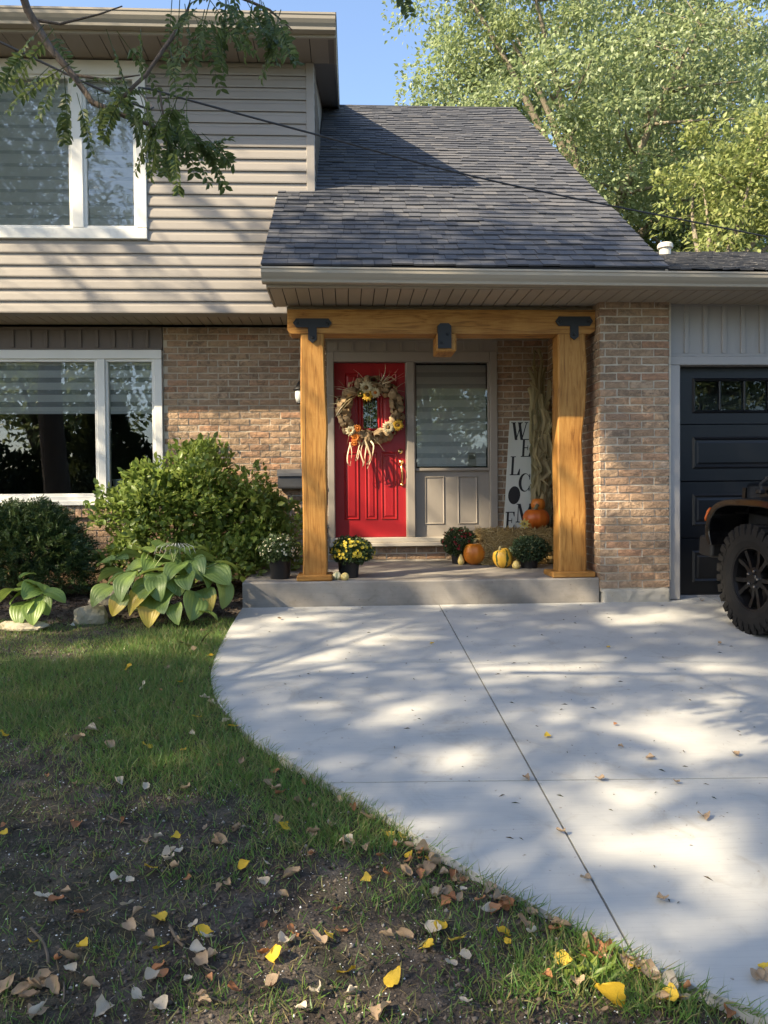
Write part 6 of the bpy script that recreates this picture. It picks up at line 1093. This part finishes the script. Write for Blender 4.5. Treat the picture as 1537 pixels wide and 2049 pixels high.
def leaf_mesh(mat, v, curl, fold):
    rr = random.Random(v); nu, nv = 10, 6; V = []; F = []
    for i in range(nu+1):
        u = (1-math.cos(math.pi*i/nu))/2; wd = .98*(math.sin(math.pi*u**.74)**.72 if 0 < u < 1 else 0)*(1-.18*u)+.004
        for j in range(nv+1):
            s = j/nv*2-1; x = u-.5+.03*rr.uniform(-1, 1); yy = .5*wd*s; a = curl*s*1.3*(1+.35*math.sin(u*4+v)); rad = .5*wd/max(abs(curl)*1.3, .05)
            y_ = rad*math.sin(a) if abs(curl) > .05 else yy; z_ = rad*(1-math.cos(a)) if abs(curl) > .05 else 0; z_ += fold*(u-.5)**2*1.6+.05*math.sin(u*9+v)*s+.035*rr.uniform(-1, 1)+.045*abs(s)*wd*((v % 3)-.6)
            if j in (0, nv): y_ *= 1+.16*rr.uniform(-1, 1); z_ += .05*rr.uniform(-1, 1)
            V.append((x, y_, z_))
    for i in range(nu):
        for j in range(nv):
            if not (v % 4 == 1 and i in (6, 7) and j == nv-1): F.append((i*(nv+1)+j, i*(nv+1)+j+1, (i+1)*(nv+1)+j+1, (i+1)*(nv+1)+j))
    n = len(V); st = [(-.5, 0, 0), (-.72, .02, .03), (-.9, .06, .02)]; V += [(a, b_-.008, c) for a, b_, c in st]+[(a, b_+.008, c) for a, b_, c in st]; F += [(n, n+1, n+4, n+3), (n+1, n+2, n+5, n+4)]
    me = bpy.data.meshes.new('fallen_leaf'); me.from_pydata(V, [], F); me.polygons.foreach_set('use_smooth', [True]*len(F)); me.materials.append(mat); return me
FLM = {c: [leaf_mesh(FM[c], 10*i+ord(c), cu, fo) for i, (cu, fo) in enumerate(sets)] for c, sets in {'y': [(.25, .15), (.5, .2), (.1, .25), (-.5, .1)], 't': [(1.0, .3), (.8, -.2), (1.2, .2), (.5, .5), (-.9, .1)], 'w': [(-.7, -.2), (.6, .4), (-.9, .2), (.9, .1)], 'o': [(.9, .3), (1.1, .4), (.6, -.2), (-.8, .3)]}.items()}
WORD = {'y': 'bright yellow', 't': 'dry tan', 'w': 'pale cream', 'o': 'rusty brown'}
r1_ = [(990,285,'t'),(860,380,'t'),(655,380,'y'),(925,455,'y'),(595,500,'t'),(735,480,'w'),(825,495,'o'),(1095,530,'w'),(1155,550,'w'),(925,595,'t'),(1010,640,'y'),(1165,660,'w'),(1350,680,'y'),(520,645,'o'),(470,695,'w'),(415,728,'t'),(755,780,'y'),(940,790,'y'),(985,715,'w'),(385,980,'t'),(750,985,'w'),(1375,965,'t'),(1410,912,'o'),(610,970,'w'),(630,1160,'o'),(395,1175,'o'),(815,1230,'w'),(900,1222,'y'),(1215,1190,'t'),(1430,1150,'t'),(1460,1185,'y'),(1120,1250,'t'),(15,1240,'y'),(20,715,'y'),(370,1155,'o'),(1045,170,'t'),(1055,263,'t'),(790,155,'t'),(1100,315,'y')]
r2_ = [(290,405,'t'),(575,375,'w'),(655,330,'y'),(745,290,'w'),(785,240,'w'),(770,325,'t'),(825,375,'o'),(1075,305,'y'),(1170,290,'w'),(1150,378,'w'),(960,410,'t'),(1010,390,'t'),(965,200,'t'),(1365,260,'t'),(1375,175,'t'),(1520,210,'w'),(1455,130,'w'),(1040,140,'t'),(1285,335,'t'),(560,465,'w'),(600,505,'t'),(710,535,'y'),(665,605,'t'),(710,660,'y'),(580,580,'t'),(140,635,'y'),(365,665,'y'),(295,705,'t'),(305,750,'w'),(240,810,'t'),(185,785,'t'),(130,868,'t'),(175,920,'w'),(400,825,'t'),(850,555,'w'),(900,585,'y'),(885,745,'t'),(830,825,'w'),(920,820,'o'),(1030,885,'o'),(870,915,'t'),(900,935,'t'),(600,895,'w'),(675,945,'w'),(700,935,'w'),(1320,955,'w'),(1285,620,'o'),(1395,650,'t'),(1445,630,'y'),(1500,595,'o'),(1215,725,'y'),(1165,710,'o'),(1215,510,'w'),(1245,437,'t'),(700,775,'o'),(1525,775,'y'),(800,640,'t')]
r3_ = [(215,355,'y'),(540,395,'w'),(460,408,'w'),(660,440,'t'),(525,430,'t'),(480,440,'o'),(665,535,'y'),(685,577,'y'),(520,560,'y'),(425,585,'y'),(465,525,'y'),(285,545,'t'),(345,555,'t'),(308,695,'y'),(495,645,'w'),(545,628,'w'),(170,735,'w'),(545,785,'w'),(705,790,'t'),(870,640,'y'),(910,715,'t'),(810,705,'o'),(1020,775,'y'),(1000,810,'t'),(1105,600,'o'),(1100,675,'y'),(1170,675,'t'),(1210,780,'y'),(395,290,'o'),(395,330,'o'),(355,285,'y'),(510,285,'y'),(545,300,'t'),(440,295,'t'),(265,285,'o'),(410,245,'t'),(330,220,'y'),(370,205,'y'),(150,240,'t'),(40,275,'o'),(100,180,'t'),(45,210,'t'),(640,340,'t'),(625,335,'o'),(755,400,'t'),(790,430,'t'),(810,450,'o'),(870,440,'o'),(940,510,'t'),(960,515,'t'),(1000,530,'t'),(1340,740,'o'),(1475,790,'o'),(655,270,'t')]
FL = [(a*.39, 1200+b_*.39, c) for a, b_, c in r1_]+[(a*.4554, 1600+b_*.4554, c) for a, b_, c in r2_]+[(600+a*.6096, 1550+b_*.6096, c) for a, b_, c in r3_]
rr = random.Random(4)
for i in range(42):                                                # drifts of dry leaves caught along the concrete edge
    t_ = rr.random()**.8; k = 8+t_*9.9; i0 = int(k); e0, e1 = EDGE[i0], EDGE[i0+1]; f_ = k-i0; FL.append((e0[0]+(e1[0]-e0[0])*f_-rr.uniform(8, 110), e0[1]+(e1[1]-e0[1])*f_+rr.uniform(2, 40), rr.choice('tttoow')))
for i in range(38): FL.append((rr.uniform(0, 1000), rr.uniform(1500, 2040), rr.choice('ttowo')))
BIGL = {(1020, 775): 1.5, (1105, 600): 1.35}
DRL = [(855,195,'t'),(937,350,'t'),(1187,415,'t'),(985,20,'t'),(1235,30,'t'),(745,18,'t'),(1330,145,'t'),(1525,645,'y'),(1500,680,'t'),(1520,665,'t')]
FLD = [(600+a*.6096, 1550+b_*.6096, c) for a, b_, c in DRL]+[(1302,1520,'t'),(1472,1512,'t'),(1095,1476,'y'),(1243,1497,'t'),(1217,1297,'y'),(865,1290,'y'),(1440,1290,'t'),(560,1240,'t'),(1405,1203,'t'),(1232,1452,'o')]
def drop(px, py, c, drive):
    p = G(px, py, 0 if drive else -.03)
    if not drive:
        if p[0] > edge_x(p[1])-.03: p[0] = edge_x(p[1])-.03-.05*rr.random()
        p[2] = float(soil_h(np.array(p[0]), np.array(p[1])))
    dens_ = 0 if drive else float(density(np.array(px), np.array(py))); s = rr.uniform(.036, .068)*(.75 if c == 'o' else 1)*(1.0 if not drive else .8)
    if c == 'y' and abs(px-1222) < 3: s = .092
    if c == 'o' and abs(px-1273) < 4: s = .085
    vi = rr.randrange(len(FLM[c])); o = bpy.data.objects.new('fallen_leaf', FLM[c][vi]); o.location = (p[0], p[1], p[2]+(.010 if drive else .014+.016*min(dens_, 1.)))
    o.rotation_euler = (rr.gauss(0, .12 if drive else .4), rr.gauss(0, .12 if drive else .35), rr.uniform(0, 6.28)); o.scale = (s, s*rr.uniform(.8, 1.1), s); COL.objects.link(o)
    if drive: where = 'lying on the pale concrete driveway'
    elif edge_x(p[1])-p[0] < .16: where = 'caught along the edge of the driveway'
    elif dens_ > .55: where = 'resting on the green lawn grass'
    else: where = 'lying on the bare dark soil'
    shp = ('small ' if s < .050 else 'large ' if s > .060 else '')+{'y': ['cupped', 'folded', 'flat', 'upturned'], 't': ['rolled', 'bent', 'tightly rolled', 'wavy', 'overturned'], 'w': ['overturned', 'wavy', 'arched', 'rolled'], 'o': ['rolled', 'crumpled', 'bent', 'overturned']}[c][vi]; tag(o, f'{shp} {WORD[c]} fallen leaf {where}', 'leaf', f'{shp} {WORD[c]} fallen leaves {where}')
for px, py, c in FL:
    if py < 2049+60: drop(px, py, c, False)
for px, py, c in FLD: drop(px, py, c, True)
# twigs on the soil
for i, (pts, lab) in enumerate(((((62,1855),(85,1880),(95,1910),(96,1930)), 'bent grey twig lying on the soil beside a yellow leaf'), (((340,1860),(355,1885),(368,1900)), 'short grey twig lying on the soil under pale leaves'), (((405,2000),(430,2012),(455,2016)), 'slender brown twig lying on the soil near the rusty leaf'), (((128,1960),(128,1990),(125,2000)), 'stubby grey twig among curled tan leaves'), (((215,1640),(240,1652),(262,1654)), 'thin dry twig in the sparse grass'), (((395,1925),(410,1945),(430,1952)), 'curved brown twig beside a curled tan leaf'))):
    b = B(); q = []
    for x_, y_ in pts: p = G(x_, y_, -.03); q.append((p[0], p[1], float(soil_h(np.array(p[0]), np.array(p[1])))+.010))
    b.tube(catmull(q, 4), .0048 if i < 2 else .003, 6); tag(obj('twig', b, M_TWIG, org=q[0]), lab, 'twig')
# dry specks and needle litter on the concrete
n = 420; x = rg.uniform(-1.1, 4.2, n); y = rg.uniform(1.9, 7.0, n); k_ = x > edge_x(y)+.02; x, y = x[k_], y[k_]; n = len(x); V, F = leaves(T_RHOMB, np.stack([x, y, SLOPE*y+.0025], -1), np.stack([rg.normal(size=n), rg.normal(size=n), .02+0*x], -1), np.stack([0*x, 0*x, 1+0*x], -1)+.15*rg.normal(size=(n, 3)), .008+.035*rg.random(n)**2, .003+.004*rg.random(n)); tag(npobj('leaf_litter', V, F, isl('litter', [(.06,.045,.03),(.12,.09,.05),(.05,.07,.03)])), kind='stuff', label='tiny dry litter scattered on the driveway')
n = 500; k = rg.uniform(2, 18.9, n); i0 = k.astype(int); f_ = k-i0; E_ = np.array(EDGEW); q = E_[i0]+(E_[i0+1]-E_[i0])*f_[:, None]; pos = np.stack([q[:, 0]-.01, q[:, 1], SLOPE*q[:, 1]-.01], -1); V, F = leaves(T_BLADE, pos, np.stack([.7+.4*rg.normal(size=n), .5*rg.normal(size=n), .55+.2*rg.random(n)], -1), rg.normal(size=(n, 3)), .03+.06*rg.random(n), .0028); tag(npobj('edge_grass', V, F, M_GRASS), kind='stuff', label='grass blades leaning over the driveway edge')
